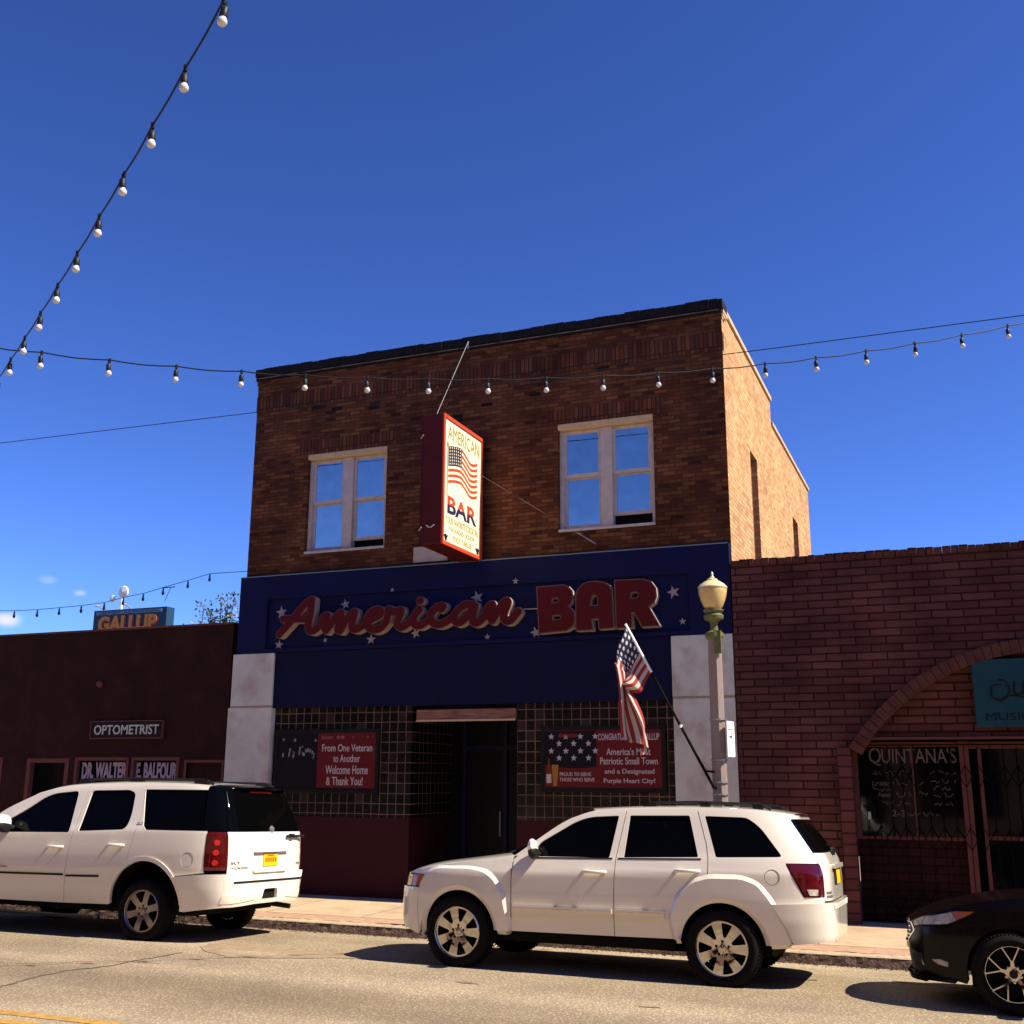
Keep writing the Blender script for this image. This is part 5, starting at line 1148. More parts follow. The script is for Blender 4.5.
# ---- big white suv on the left
def build_yukon():
    root = car_root('parked_suv', 'larger white suv seen from behind with yellow plate and black rear window', -12.306, 12.25)
    c = Car(root, [(.25, .90), (.36, .915), (.55, .957), (.78, .983), (.95, .980), (1.05, .972), (1.2, .955), (1.25, .945), (1.30, .925), (1.75, .80), (1.83, .765), (1.95, .70)],
            [(.36, 4.02), (.5, 4.06), (.8, 4.07), (1.25, 4.06), (1.30, 4.04), (1.55, 3.94), (1.78, 3.83), (1.86, 3.78)],
            [(.30, -.88), (.5, -.92), (.9, -.92), (1.08, -.86), (1.3, -.86)], 1.5, 8.0, 6.0, 0.03)
    edge = [(-.76, 1.03), (-.4, 1.085), (0, 1.125), (.12, 1.19), (.40, 1.45), (.957, 1.705), (1.408, 1.80), (2.22, 1.835), (3.0, 1.832), (3.40, 1.82), (3.79, 1.79)]
    hood_e = edge[:3]+[(.12, 1.19)]; a_e = [(.12, 1.19), (.42, 1.46), (.957, 1.705)]; roof_e = edge[5:]
    EL = [(-.76, 1.03), (-.4, 1.085), (0, 1.125)]+resample_open(a_e, 14)[:-1]+resample_open(roof_e, 18)
    A = ((0.0, .385, .525), (2.925, .40, .525))
    INl = offset_pl([p for p in EL if p[0] >= .1], 0.035); INl[0] = (.15, 1.175)
    xc = lambda z: c.corner(z)[0]; yc = lambda z: c.corner(z)[1]; xcf = lambda z: c.corner(z, True)[0]; ycf = lambda z: c.corner(z, True)[1]
    W1 = rp([(.42, 1.20), (.52, 1.33), (.838, 1.50), (1.08, 1.655), (1.235, 1.705), (1.615, 1.738), (1.655, 1.222)], [.02, .05, .1, .1, .08, .06, .03])
    W2 = rp([(1.835, 1.745), (2.43, 1.757), (2.54, 1.72), (2.578, 1.45), (2.55, 1.275), (1.80, 1.240)], [.05, .06, .05, .1, .12, .02])
    W3 = rp([(2.675, 1.752), (3.60, 1.757), (3.69, 1.29), (2.86, 1.284), (2.79, 1.36)], [.06, .01, .01, .05, .08])
    for sg in (-1, 1):
        fen = [(-.56, .60), (-.60, .98)]+[(xcf(1.0)+.005, 1.0)]+[(-.745, 1.03), (-.4, 1.085), (0, 1.125), (.12, 1.185), (.47, 1.18), (.475, .90), (.53, .385), (.515, .385)]+arcp(*A[0], 0, 158, 24)
        c.part('front_fender', 'carwhite', [dict(k='side', p=fen, sp=.06)], sgn=sg)
        fd = [(.545, .372), (1.680, .376), (1.690, .70), (1.706, 1.10), (1.715, 1.23), (1.745, 1.60)]+clip_pl(INl, .20, 1.752)[::-1]+[(.48, 1.18), (.488, .90)]
        d1 = c.part('front_door', 'carwhite', [dict(k='side', p=fd, holes=[W1], sp=.06)], sgn=sg)
        rdr = [(1.688, .376), (2.38, .388)]+arcp(*A[1], 180, 127, 14)+[(2.628, .86), (2.655, 1.0), (2.695, 1.212), (2.715, 1.45)]+clip_pl(INl, 1.762, 2.665)[::-1]+[(1.755, 1.60), (1.725, 1.23), (1.715, 1.10), (1.698, .70)]
        d2 = c.part('rear_door', 'carwhite', [dict(k='side', p=rdr, holes=[W2], sp=.06)], sgn=sg)
        qp = [(2.636, .86)]+arcp(*A[1], 126, 40, 16)+[(3.345, .75), (3.765, .80), (3.755, .83), (3.745, 1.28), (2.862, 1.277)]+[(2.80, 1.33), (2.69, 1.72), (2.69, 1.765)]+[(3.60, 1.768)]+clip_pl(INl, 2.673, 3.60)[::-1]+[(2.723, 1.45), (2.703, 1.212), (2.663, 1.0)]
        q_ = c.part('quarter_panel', 'carwhite', [dict(k='side', p=qp, holes=[circle(3.53, .945, .085)], sp=.06)], sgn=sg)
        c.part('fuel_cap', 'carwhite', [dict(k='side', p=circle(3.53, .945, .080), off=-.003, sp=.035)], q_, sgn=sg)
        c.part('window_glass', 'carglass', [dict(k='side', p=grow(W1, .015), off=-.014, t=0)], d1, sgn=sg); c.part('window_glass', 'carglass', [dict(k='side', p=grow(W2, .015), off=-.014, t=0)], d2, sgn=sg); c.part('window_glass', 'carglass', [dict(k='side', p=grow(W3, .02), off=-.012, t=0)], q_, sgn=sg)
        dp = [(3.605, 1.765), (3.702, 1.288)]+[(xc(z), z) for z in (1.288, 1.4, 1.5, 1.6, 1.7, 1.765)]
        c.part('rear_pillar', 'gloss', [dict(k='side', p=dp, off=.001, sp=.05)], sgn=sg)
        lip = arcp(A[1][0], A[1][1], .565, 4, 178, 30)+arcp(A[1][0], A[1][1], .515, 180, 2, 30)
        c.part('wheel_arch_lip', 'carwhite', [dict(k='side', p=lip, off=.012, t=.04, sp=.05)], sgn=sg)
        lip = arcp(A[0][0], A[0][1], .565, 4, 178, 30)+arcp(A[0][0], A[0][1], .515, 180, 2, 30)
        c.part('wheel_arch_lip', 'carwhite', [dict(k='side', p=lip, off=.012, t=.04, sp=.05)], sgn=sg)
        for d_, a, b in ((d1, .60, 1.668), (d2, 1.712, 2.235)): c.part('side_molding', 'plastic', [dict(k='side', p=rp([(a, .690), (b, .702), (b, .726), (a, .714)], .008), off=.010, t=.014, sp=.07)], d_, sgn=sg)
        door_handle(c, d1, 1.36, 1.038, sg, 'carwhite', .25); door_handle(c, d2, 2.32, 1.082, sg, 'carwhite', .25)
        tl = [(3.760, 1.272), (3.772, .83)]+[(xc(z), z) for z in (.832, .95, 1.05, 1.15, 1.272)]
        t_ = c.part('tail_light', 'taillight', [dict(k='side', p=tl, off=.008, sp=.035), dict(k='rear', p=[(sg*.80, .832)]+[(sg*yc(z), z) for z in (.832, .95, 1.1, 1.272)]+[(sg*.80, 1.272)], off=.008, sp=.05)], sgn=sg)
        for z in (.92, 1.035, 1.15): c.part('lamp_reflector', 'lamplens', [dict(k='side', p=circle(3.885, z, .034, 14), off=.012, t=.004, sp=.03)], t_, sgn=sg)
        c.part('headlight', 'lens', [dict(k='front', p=rp([(sg*.55, .78), (sg*ycf(.8), .80), (sg*ycf(.98), .98), (sg*.55, .98)], .02), off=.004, sp=.06), dict(k='side', p=[(-.66, .80), (-.66, .98), (xcf(.98), .98), (xcf(.80), .80)], off=.004, sp=.06)], sgn=sg)
        simple_mirror(c, .66, 1.325, sg, 'carwhite', 1.12)
        mb = MB(); mb.box(.52, 2.30, sg*.99-.07, sg*.99+.05, .222, .258); rb_ = mb.build('running_board', M['plastic'], root, local=True, bevel=.008)
        mb = MB(); mb.box(.53, 2.29, sg*1.043-.004, sg*1.043+.004, .236, .252); mb.build('chrome_edge', M['chrome'], rb_, local=True)
        mb = MB(); mb.tube([(1.45, sg*.66, 1.835), (1.55, sg*.66, 1.885), (2.4, sg*.66, 1.90), (3.45, sg*.66, 1.885), (3.60, sg*.66, 1.84)], .016, 8)
        for x in (1.58, 2.42, 3.42): mb.box(x-.10, x+.10, sg*.66-.025, sg*.66+.025, 1.82, 1.893)
        mb.build('roof_rail', M['plastic'], root, smooth=40, local=True)
        mb = MB(); text(mb, 'SLT', lambda u, v, w: (u, sg*(c.Y(2.74, 1.36)+.004+w), v), 2.70, 2.80, 1.335, 1.368, .006, shear=.3); mb.build('badge_lettering', M['silverbadge'], q_, local=True) if sg < 0 else None
        mb = MB(); text(mb, 'YUKON', lambda u, v, w: (u, sg*(c.Y(.7, .78)+.004+w), v), .52, .74, .765, .795, .006); mb.build('badge_lettering', M['silverbadge'], d1, local=True) if sg < 0 else None
    c.part('pillar_rail', 'carwhite', [dict(k='side', p=clip_pl(EL, .12, 3.60)+clip_pl(INl, .15, 3.60)[::-1], t=0, both=True)])
    c.part('rear_pillar_rail', 'gloss', [dict(k='side', p=clip_pl(EL, 3.605, 3.77)+clip_pl(INl, 3.605, 3.765)[::-1], t=0, both=True)])
    c.loft('hood', 'carwhite', [(-.87, 1.045), (-.6, 1.13), (-.25, 1.165), (-.05, 1.17)], hood_e, 14, 18)
    c.loft('windshield', 'carglass', [(-.05, 1.17), (.40, 1.50), (.82, 1.745)], a_e, 12, 16)
    c.loft('roof', 'carwhite', [(.82, 1.745), (1.3, 1.84), (2.2, 1.885), (3.0, 1.882), (3.5, 1.86), (3.62, 1.848)], [(.957, 1.705), (1.408, 1.80), (2.22, 1.835), (3.0, 1.832), (3.40, 1.82), (3.60, 1.808)], 26, 24)
    c.loft('rear_spoiler', 'gloss', [(3.625, 1.848), (3.75, 1.84), (3.90, 1.815)], [(3.605, 1.808), (3.70, 1.80), (3.80, 1.785)], 8, 24, q=6)
    tg = [(-.795, .70), (.795, .70), (.795, 1.275), (-.795, 1.275)]
    t_ = c.part('tailgate', 'carwhite', [dict(k='rear', p=tg, sp=.08)])
    zr = (1.285, 1.4, 1.5, 1.6, 1.7, 1.785)
    c.part('rear_window', 'carglass', [dict(k='rear', p=[(yc(z)-.001, z) for z in zr]+[(-yc(z)+.001, z) for z in zr[::-1]], off=.001, sp=.07)], t_)
    c.part('high_brake_light', 'taillight', [dict(k='rear', p=rp(rect(-.24, .24, 1.742, 1.768), .008), off=.012, t=.012, sp=.06)], t_)
    c.part('plate_recess', 'carwhite', [dict(k='rear', p=rp([(-.37, 1.035), (.37, 1.035), (.33, 1.075), (-.33, 1.075)], .012), off=.040, t=.045, sp=.06), dict(k='rear', p=rp([(-.34, .795), (.34, .795), (.37, .82), (-.37, .82)], .008), off=.022, t=.03, sp=.06)], t_)
    c.part('license_plate', 'plate', [dict(k='rear', p=rp(rect(-.155, .155, .865, 1.015), .01), off=.010, t=.008, sp=.06)], t_)
    c.part('plate_print', 'plateprint', [dict(k='rear', p=rect(-.115+.042*i, -.115+.042*i+.024, .915, .965), off=.0125, t=.002, sp=.05) for i in range(6)]+[dict(k='rear', p=rect(-.07, .07, .985, .998), off=.0125, t=.002, sp=.06)], t_)
    mb = MB(); mb.box(c.XR(.5, 1.22)+.01, c.XR(.5, 1.22)+.035, .32, .72, 1.205, 1.235); mb.box(c.XR(.5, 1.22)-.01, c.XR(.5, 1.22)+.045, .40, .48, 1.20, 1.25); mb.build('wiper', M['plastic'], t_, local=True, bevel=.008)
    mb = MB(); mb.lathe([(0, .03), (.03, .026), (.045, .0)], (c.XR(0, 1.30), 0.02, 1.305), 'x', 12); mb.build('glass_latch', M['silverbadge'], t_, smooth=40, local=True)
    S_ = lambda u, v, w: (c.XR(u, v)+.003+w, u, v)
    mb = MB(); text(mb, 'YUKON', S_, -.76, -.48, .848, .870, .005, bold=-.005); text(mb, 'SLT', S_, -.76, -.63, .905, .930, .005); text(mb, 'GMC', S_, .60, .72, .870, .898, .005); mb.build('badge_lettering', M['silverbadge'], t_, local=True)
    rb = [(3.472, .46), (3.46, .36), (3.52, .355)]+[(xc(z)-.0, z) for z in (.42, .5, .6, .7, .79)]+[(3.76, .782), (3.335, .742)]+arcp(A[1][0], A[1][1], .57, 36, 6, 6)
    b_ = c.part('rear_bumper', 'carwhite', [dict(k='side', p=rb, off=.040, t=.06, sp=.05, both=True), dict(k='rear', p=[(-yc(.42), .42), (-.3, .44), (.3, .44), (yc(.42), .42), (yc(.6), .6), (yc(.79), .79), (.78, .79), (.76, .715), (-.76, .715), (-.78, .79), (-yc(.79), .79), (-yc(.6), .6)], off=.040, t=.10, sp=.07, holes=[rp([(-.17, .475), (.17, .475), (.15, .60), (-.13, .60)], .02)])])
    c.part('step_pad', 'plastic', [dict(k='rear', p=rect(-.72, .72, .685, .708), off=.046, t=.02, sp=.08)], b_)
    c.part('hitch_recess', 'under', [dict(k='rear', p=rect(-.2, .2, .45, .62), off=.0, t=0, sp=.1)], b_)
    c.part('bumper_reflector_panel', 'carwhite', [dict(k='rear', p=rp([(-.80, .46), (-.30, .49), (-.26, .575), (-.80, .56)], .02), off=.0445, t=.01, sp=.07), dict(k='rear', p=rp([(.80, .46), (.36, .49), (.40, .575), (.80, .56)], .02), off=.0445, t=.01, sp=.07)], b_)
    mb = MB(); mb.tube([(3.3, .52, .40), (3.8, .54, .37), (3.92, .58, .355), (4.02, .60, .345)], .032, 10); mb.build('exhaust_pipe', M['plastic'], root, smooth=40, local=True)
    fb = [(-.575, .36), (-.60, .62), (-.60, .78)]+[(xcf(z), z) for z in (.78, .6, .4)]
    c.part('front_bumper', 'carwhite', [dict(k='side', p=fb, off=.03, t=.06, both=True), dict(k='front', p=[(-ycf(.4), .40), (ycf(.4), .40), (ycf(.6), .6), (ycf(.78), .77), (-ycf(.78), .77), (-ycf(.6), .6)], off=.03, t=.08, sp=.08)])
    c.part('front_panel', 'plastic', [dict(k='front', p=[(-ycf(.4), .40), (ycf(.4), .40), (ycf(1.0), 1.03), (-ycf(1.0), 1.03)], off=-.02, t=0, sp=.1)])
    c.part('grille', 'chrome', [dict(k='front', p=rect(-.5, .5, .79, .82), off=.01, t=.02), dict(k='front', p=rect(-.5, .5, .97, 1.0), off=.01, t=.02), dict(k='front', p=rect(-.5, .5, .88, .905), off=.01, t=.02)])
    inner(c, clip_pl(EL, -.74, 3.74), [(-.72, .5), (-.50, .5)]+arcp(0, .385, .535, 168, 2, 16)+[(.56, .39), (2.36, .39)]+arcp(2.925, .40, .535, 178, 8, 16)+[(3.5, .5), (3.85, .5), (3.85, 1.28)], rear=[(-.80, .44), (.80, .44), (.82, 1.2), (.66, 1.75), (-.66, 1.75), (-.82, 1.2)])
    wells(c, A, .30, -.5, 3.6, .80)
    w0 = wheel(c, 2.925, -.835, .335, .362, .252, .26, 'six', 'alloy')
    for x, y in ((0, -.835), (0, .835), (2.925, .835)): wheel(c, x, y, .335, .362, .252, .26, 'six', 'alloy', w0)
M['lamplens'] = mat('lamp_reflector_red', (0.45, 0.018, 0.014), 0.08, coat=1.0)
build_yukon()

# ---- black car on the right, nose only in the picture
def build_black():
    root = car_root('parked_car', 'black hatchback with pale Y spoke wheels, its nose at the right edge', .235, 11.6)
    root.location.z += 0.0
    c = Car(root, [(.12, .80), (.2, .84), (.4, .885), (.6, .905), (.75, .90), (.85, .885), (.92, .86), (.97, .825), (1.38, .62), (1.46, .55)],
            [(.25, 3.38), (.5, 3.44), (.8, 3.42), (1.0, 3.36), (1.38, 3.05), (1.46, 2.95)],
            [(.15, -.82), (.25, -.86), (.40, -.88), (.60, -.875), (.70, -.86), (.78, -.80), (.9, -.80)], 1.25, 5.0, 3.3, 0.02)
    hood_e = [(-.70, .70), (-.50, .80), (-.28, .865), (0, .915), (.40, .955), (.56, .965)]; a_e = [(.56, .965), (1.0, 1.22), (1.35, 1.375)]; roof_e = [(1.35, 1.375), (1.8, 1.43), (2.4, 1.42), (2.9, 1.37), (3.12, 1.32)]
    EL = resample_open(hood_e, 12)[:-1]+resample_open(a_e, 12)[:-1]+resample_open(roof_e, 14); INl = offset_pl([p for p in EL if p[0] >= .55], .03); INl[0] = (.58, .95)
    A = ((0.0, .315, .362), (2.648, .315, .362)); xc = lambda z: c.corner(z)[0]; yc = lambda z: c.corner(z)[1]
    xcf = lambda z: c.corner(z, True)[0]; ycf = lambda z: c.corner(z, True)[1]
    W1 = rp([(.86, .985), (1.30, 1.30), (1.62, 1.36), (1.66, .995)], .03); W2 = rp([(1.74, 1.365), (2.40, 1.355), (2.62, 1.20), (2.60, 1.01), (1.76, .995)], .03)
    hl_side = rp([(xcf(.70)-.0, .72), (-.42, .795), (-.245, .805), (-.33, .745), (-.50, .672), (xcf(.66), .645)], [.0, .02, .01, .03, .03, 0])
    for sg in (-1, 1):
        fen = [(-.372, .20), (-.60, .24)]+[(xcf(z), z) for z in (.24, .4, .5, .6, .64)]+[(-.50, .668), (-.325, .742), (-.235, .808), (-.42, .800), (-.62, .745)]+[p for p in resample_open(hood_e, 12) if p[0] > -.62]+[(.55, .93), (.52, .20), (.37, .20)]+arcp(*A[0], -12, 192, 26)
        c.part('front_fender', 'carblack', [dict(k='side', p=fen, sp=.045)], sgn=sg)
        fd = [(.53, .22), (1.68, .22), (1.72, .95)]+clip_pl(INl, .62, 1.70)[::-1]+[(.562, .93)]
        d1 = c.part('front_door', 'carblack', [dict(k='side', p=fd, holes=[W1], sp=.08)], sgn=sg)
        rdr = [(1.69, .22), (2.22, .22), (2.28, .40)]+arcp(*A[1], 165, 120, 6)+[(2.62, .80), (2.66, 1.0)]+clip_pl(INl, 1.71, 2.62)[::-1]+[(1.73, .95)]
        d2 = c.part('rear_door', 'carblack', [dict(k='side', p=rdr, holes=[W2], sp=.08)], sgn=sg)
        qp = [(2.63, .80)]+arcp(*A[1], 95, -10, 16)+[(3.1, .25)]+[(xc(z), z) for z in (.25, .5, .8, 1.0, 1.2, 1.31)]+clip_pl(INl, 2.63, 3.09)[::-1]+[(2.67, 1.0)]
        q_ = c.part('quarter_panel', 'carblack', [dict(k='side', p=qp, sp=.08)], sgn=sg)
        c.part('window_glass', 'carglass', [dict(k='side', p=grow(W1, .015), off=-.012, t=0)], d1, sgn=sg); c.part('window_glass', 'carglass', [dict(k='side', p=grow(W2, .015), off=-.012, t=0)], d2, sgn=sg)
        door_handle(c, d1, 1.40, .86, sg, 'carblack'); door_handle(c, d2, 2.32, .88, sg, 'carblack')
        hp = [(-.245, .803), (-.33, .747), (-.50, .674)]+[(xcf(z), z) for z in (.648, .70, .735)]+[(-.62, .743), (-.42, .796)]
        h_ = c.part('headlight', 'plastic', [dict(k='side', p=hp, off=.002, sp=.03), dict(k='front', p=[(sg*ycf(.648), .648), (sg*.42, .615), (sg*.40, .665), (sg*ycf(.735), .735)], off=.002, sp=.04)], sgn=sg)
        c.part('amber_lens', 'amber', [dict(k='side', p=[(-.265, .797), (-.34, .753), (-.42, .717), (-.45, .783), (-.42, .790)], off=.006, t=.004, sp=.025)], h_, sgn=sg)
        c.part('chrome_trim', 'lens', [dict(k='side', p=[(-.415, .716), (-.50, .682), (-.475, .775), (-.455, .782)], off=.008, t=.006, sp=.02)], h_, sgn=sg)
        c.part('clear_lens', 'lens', [dict(k='side', p=[(-.50, .682)]+[(xcf(z)+.006, z) for z in (.660, .70, .728)]+[(-.60, .740), (-.475, .775)], off=.006, t=.004, sp=.02), dict(k='front', p=[(sg*ycf(.660), .660), (sg*.50, .640), (sg*.47, .672), (sg*ycf(.728), .728)], off=.006, t=.004, sp=.03)], h_, sgn=sg)
        c.part('fog_lamp', 'lens', [dict(k='side', p=[(-.645, .375), (-.60, .342), (-.515, .328), (-.512, .368), (-.58, .385)], off=.006, t=.006, sp=.02)], sgn=sg)
        fo = c.part('fog_lamp_bezel', 'plastic', [dict(k='front', p=rp([(sg*ycf(.30), .30), (sg*.46, .27), (sg*.44, .40), (sg*ycf(.42), .42)], .02), off=.006, t=.008, sp=.04)], sgn=sg)
        c.part('fog_lamp', 'lens', [dict(k='front', p=rp([(sg*(ycf(.33)-.01), .325), (sg*.56, .315), (sg*.55, .365), (sg*(ycf(.37)-.01), .37)], .012), off=.010, t=.006, sp=.03)], fo, sgn=sg)
        c.part('tail_light', 'taillight', [dict(k='rear', p=[(sg*.45, .85), (sg*yc(.85), .85), (sg*yc(1.0), 1.0), (sg*.45, .98)], off=.004, sp=.06)], sgn=sg)
        simple_mirror(c, .80, 1.0, sg, 'carblack', .95)
    c.part('pillar_rail', 'carblack', [dict(k='side', p=clip_pl(EL, .56, 3.12)+INl[::-1], t=0, both=True)])
    c.loft('hood', 'carblack', [(-.865, .690), (-.72, .775), (-.52, .835), (-.25, .895), (.05, .935), (.38, .965)], hood_e, 26, 26)
    c.loft('windshield', 'carglass', [(.38, .965), (.80, 1.20), (1.20, 1.39)], a_e, 10, 16)
    c.loft('roof', 'carblack', [(1.20, 1.39), (1.7, 1.465), (2.3, 1.46), (2.9, 1.41), (3.15, 1.345)], roof_e, 16, 20)
    yy = lambda z: ycf(z)
    G = rp([(-.44, .665), (-.50, .60), (-.36, .49), (.36, .49), (.50, .60), (.44, .665)], .02); G2 = rp([(-.60, .40), (-.40, .44), (.40, .44), (.60, .40), (.50, .25), (-.50, .25)], .03)
    fb = c.part('front_bumper', 'carblack', [dict(k='front', p=[(-yy(.24), .24), (yy(.24), .24), (yy(.45), .45), (yy(.645), .645), (.42, .612), (.38, .69), (-.38, .69), (-.42, .612), (-yy(.645), .645), (-yy(.45), .45)], holes=[G, G2], off=.0, sp=.05)])
    gr = c.part('grille', 'plastic', [dict(k='front', p=grow(G, .02), off=-.015, t=0), dict(k='front', p=grow(G2, .02), off=-.02, t=0)])
    c.part('grille_surround', 'chrome', [dict(k='front', p=grow(G, .006), holes=[grow(G, -.012)], off=.005, t=.012, sp=.04)]+[dict(k='front', p=rect(-.40, .40, .515+.035*i, .525+.035*i), off=-.008, t=.006, sp=.06) for i in range(4)], gr)
    c.part('front_lip', 'carblack', [dict(k='front', p=[(-yy(.2), .19), (yy(.2), .19), (yy(.24), .235), (-yy(.24), .235)], off=.03, t=.08, sp=.05), dict(k='side', p=[(-.46, .20), (-.46, .225), (xcf(.22), .235), (xcf(.20), .20)], off=.02, t=.04, sp=.04, both=True)], fb)
    tg = [(-yc(.3), .28), (yc(.3), .28), (yc(.8), .80), (yc(1.3), 1.31), (-yc(1.3), 1.31), (-yc(.8), .80)]
    t_ = c.part('tailgate', 'carblack', [dict(k='rear', p=tg, sp=.1, holes=[rp([(-.55, 1.02), (.55, 1.02), (.42, 1.27), (-.42, 1.27)], .05)])]); c.part('rear_window', 'carglass', [dict(k='rear', p=[(-.58, 1.0), (.58, 1.0), (.44, 1.28), (-.44, 1.28)], off=-.01, t=0)], t_)
    inner(c, clip_pl(EL, -.66, 3.08), [(-.62, .28), (-.38, .28)]+arcp(0, .315, .37, 185, -5, 16)+[(.45, .25), (2.22, .25)]+arcp(2.648, .315, .37, 185, -5, 16)+[(3.05, .3), (3.25, .3), (3.2, 1.0)])
    wells(c, A, .17, -.33, 3.0, .66)
    w0 = wheel(c, 0, -.78, .318, .325, .232, .22, 'ysp', 'chrome')
    for x, y in ((2.648, -.78), (0, .78), (2.648, .78)): wheel(c, x, y, .318, .325, .232, .22, 'ysp', 'chrome', w0)
build_black()

# ------------------------------------------------------------------ street lamp with flag and sign
sc_ = 13.9/13.45; LXp = -2.735*sc_; LY = 13.9
lz = lambda z: 1.9517+(z-1.9517)*sc_
lp = thing('street_lamp', 'brown lamp post with amber acorn globe and green collar', 'street lamp', (LXp, LY, 0.04))
mb = MB(); mb.lathe([(.21, .04), (.21, .22), (.17, .27), (.15, .70), (.12, .78), (.098, .84), (.094, 1.6), (.086, lz(3.55)), (.083, lz(3.60))], (LXp, LY, 0), 'z', 8, math.pi/8, math.pi/8+2*math.pi); mb.build('post', M['post'], lp)
mb = MB(); mb.lathe([(.092, lz(3.58)), (.115, lz(3.61)), (.115, lz(3.66)), (.055, lz(3.69)), (.045, lz(3.76)), (.06, lz(3.80)), (.12, lz(3.83)), (.13, lz(3.87)), (.10, lz(3.90)), (.13, lz(3.93)), (.13, lz(3.945)), (0, lz(3.95))], (LXp, LY, 0), 'z', 18); mb.box(LXp+.01, LXp+.10, LY-.10, LY-.05, lz(3.40), lz(3.68)); mb.build('collar', M['verdigris'], lp, smooth=35)
mb = MB(); mb.lathe([(.09, lz(3.945)), (.125, lz(3.99)), (.158, lz(4.07)), (.178, lz(4.15)), (.184, lz(4.205)), (.182, lz(4.215))], (LXp, LY, 0), 'z', 32); gl = mb.build('globe', M['globe'], lp, smooth=40)
mb = MB(); mb.lathe([(.190, lz(4.212)), (.190, lz(4.226)), (.160, lz(4.262)), (.105, lz(4.298)), (.07, lz(4.315)), (.07, lz(4.327)), (.032, lz(4.347)), (.020, lz(4.372))], (LXp, LY, 0), 'z', 32); mb.build('globe_cap', M['globecap'], lp, smooth=30)
mb = MB(); mb.lathe([(.018, lz(4.365)), (.012, lz(4.378)), (.022, lz(4.392)), (.012, lz(4.410)), (.0, lz(4.43))], (LXp, LY, 0), 'z', 10); mb.build('finial', M['steel'], lp, smooth=40)
mb = MB()
for z in (1.72, 1.86, 2.12, 2.60): mb.lathe([(.098, lz(z)), (.107, lz(z)), (.107, lz(z)+.018), (.098, lz(z)+.018)], (LXp, LY, 0), 'z', 12)
mb.build('clamp_band', M['steel'], lp)
sg_ = thing('parking_sign', 'narrow white sign plate banded edge on to the lamp post', 'sign', (LXp+.10, LY, lz(2.15)))
ca, sa = math.cos(rad(-97)), math.sin(rad(-97)); SP = lambda u, v, w: (LXp+.15+(u-.16)*ca+w*(-sa), LY-.02+(u-.16)*sa+w*ca, v)
mb = MB(); mb.prism(rp(rect(-.02, .27, lz(2.165), lz(2.585)), .025), SP, -.002, .002); mb.build('plate', M['white'], sg_)
mb = MB(); mb.prism(rp(rect(.03, .22, lz(2.48), lz(2.49)), .002), SP, .002, .003); mb.prism([(.08, lz(2.40)), (.13, lz(2.44)), (.13, lz(2.41)), (.19, lz(2.41)), (.19, lz(2.39)), (.13, lz(2.39)), (.13, lz(2.36))], SP, .002, .003); mb.build('printed_arrow', M['teal'], sg_)
fx = lambda x: x*sc_
fl = thing('flag', 'american flag hanging limp from a slanting pole on the lamp post', 'flag', (LXp, LY, lz(1.85)))
PB = Vector((LXp-.05, LY-.11, lz(1.80))); PT = Vector((fx(-3.83), LY-.18, lz(3.82)))
mb = MB(); mb.tube([PB, PB+(PT-PB)*.5, PT], [.019, .017, .012], 10); mb.lathe([(0, .03), (.016, .015), (.016, -.01), (0, -.02)], tuple(PT), 'z', 10); mb.build('flag_pole', M['iron'], fl, smooth=40)
mb = MB(); k = PB+(PT-PB)*.10; mb.tube([(LXp-.02, LY-.06, k.z-.02), (k.x, k.y, k.z)], .014, 6); k2 = PB+(PT-PB)*.02; mb.tube([(LXp-.02, LY-.06, k2.z-.05), (k2.x, k2.y, k2.z-.02)], .02, 6); mb.build('pole_bracket', M['iron'], fl)
mb = MB(); mb.tube([PT+(PB-PT)*.012, PT+(PB-PT)*.315], .017, 8); mb.build('sunlit_pole_length', M['white'], fl, smooth=40)  # white tube added to paint sunlight on the top of the black pole
mb = MB(); q = PB+(PT-PB)*.36; mb.lathe([(.022, -.02), (.022, .02)], tuple(q), 'z', 8); mb.build('pole_ring', M['white'], fl)
# cloth: hoist along the pole, fly draped to a fold and falling
def flag_pt(u, v):
    """u along the hoist (0 tip .. 1), v along the fly"""
    Pt = PT+(PB-PT)*(0.012+0.30*u)
    Fx = -3.90+.20*u; Fz = 3.30-.36*u                     # crease where the cloth turns downwards
    Fo = Vector((fx(Fx)-.03, LY-.24-.10*math.sin(u*9+1.0), lz(Fz)))
    Bx = -3.86+.30*u+.05*math.sin(u*11); Bo = Vector((fx(Bx), LY-.22-.07*math.sin(u*14), lz(2.42-.22*u-.03*math.sin(u*8))))
    if v < .5:
        t = v/.5; p = Pt.lerp(Fo, t); p.z -= .10*math.sin(t*math.pi)*u; p.y -= (.05*math.sin(t*5+u*5))*t; p.x += .02*math.sin(t*7+u*3)
    else:
        t = (v-.5)/.5; p = Fo.lerp(Bo, t); p.x += (.04*math.sin(t*4+u*6)+.06*math.sin(t*math.pi)*(u-.3)); p.y -= .05*math.sin(u*16+t*3)*math.sin(t*math.pi*.8)
    return p
nu, nv = 52, 70
V = [flag_pt(i/nu, j/nv) for i in range(nu+1) for j in range(nv+1)]
mb = MB(); mb.add(V, [[i*(nv+1)+j, i*(nv+1)+j+1, (i+1)*(nv+1)+j+1, (i+1)*(nv+1)+j] for i in range(nu) for j in range(nv)])
m, n, l, p = newmat('flag_cloth'); p.inputs['Roughness'].default_value = 0.8
uvn = n.new('ShaderNodeUVMap'); uvn.uv_map = 'UVMap'; sx = n.new('ShaderNodeSeparateXYZ'); l.new(uvn.outputs[0], sx.inputs[0])
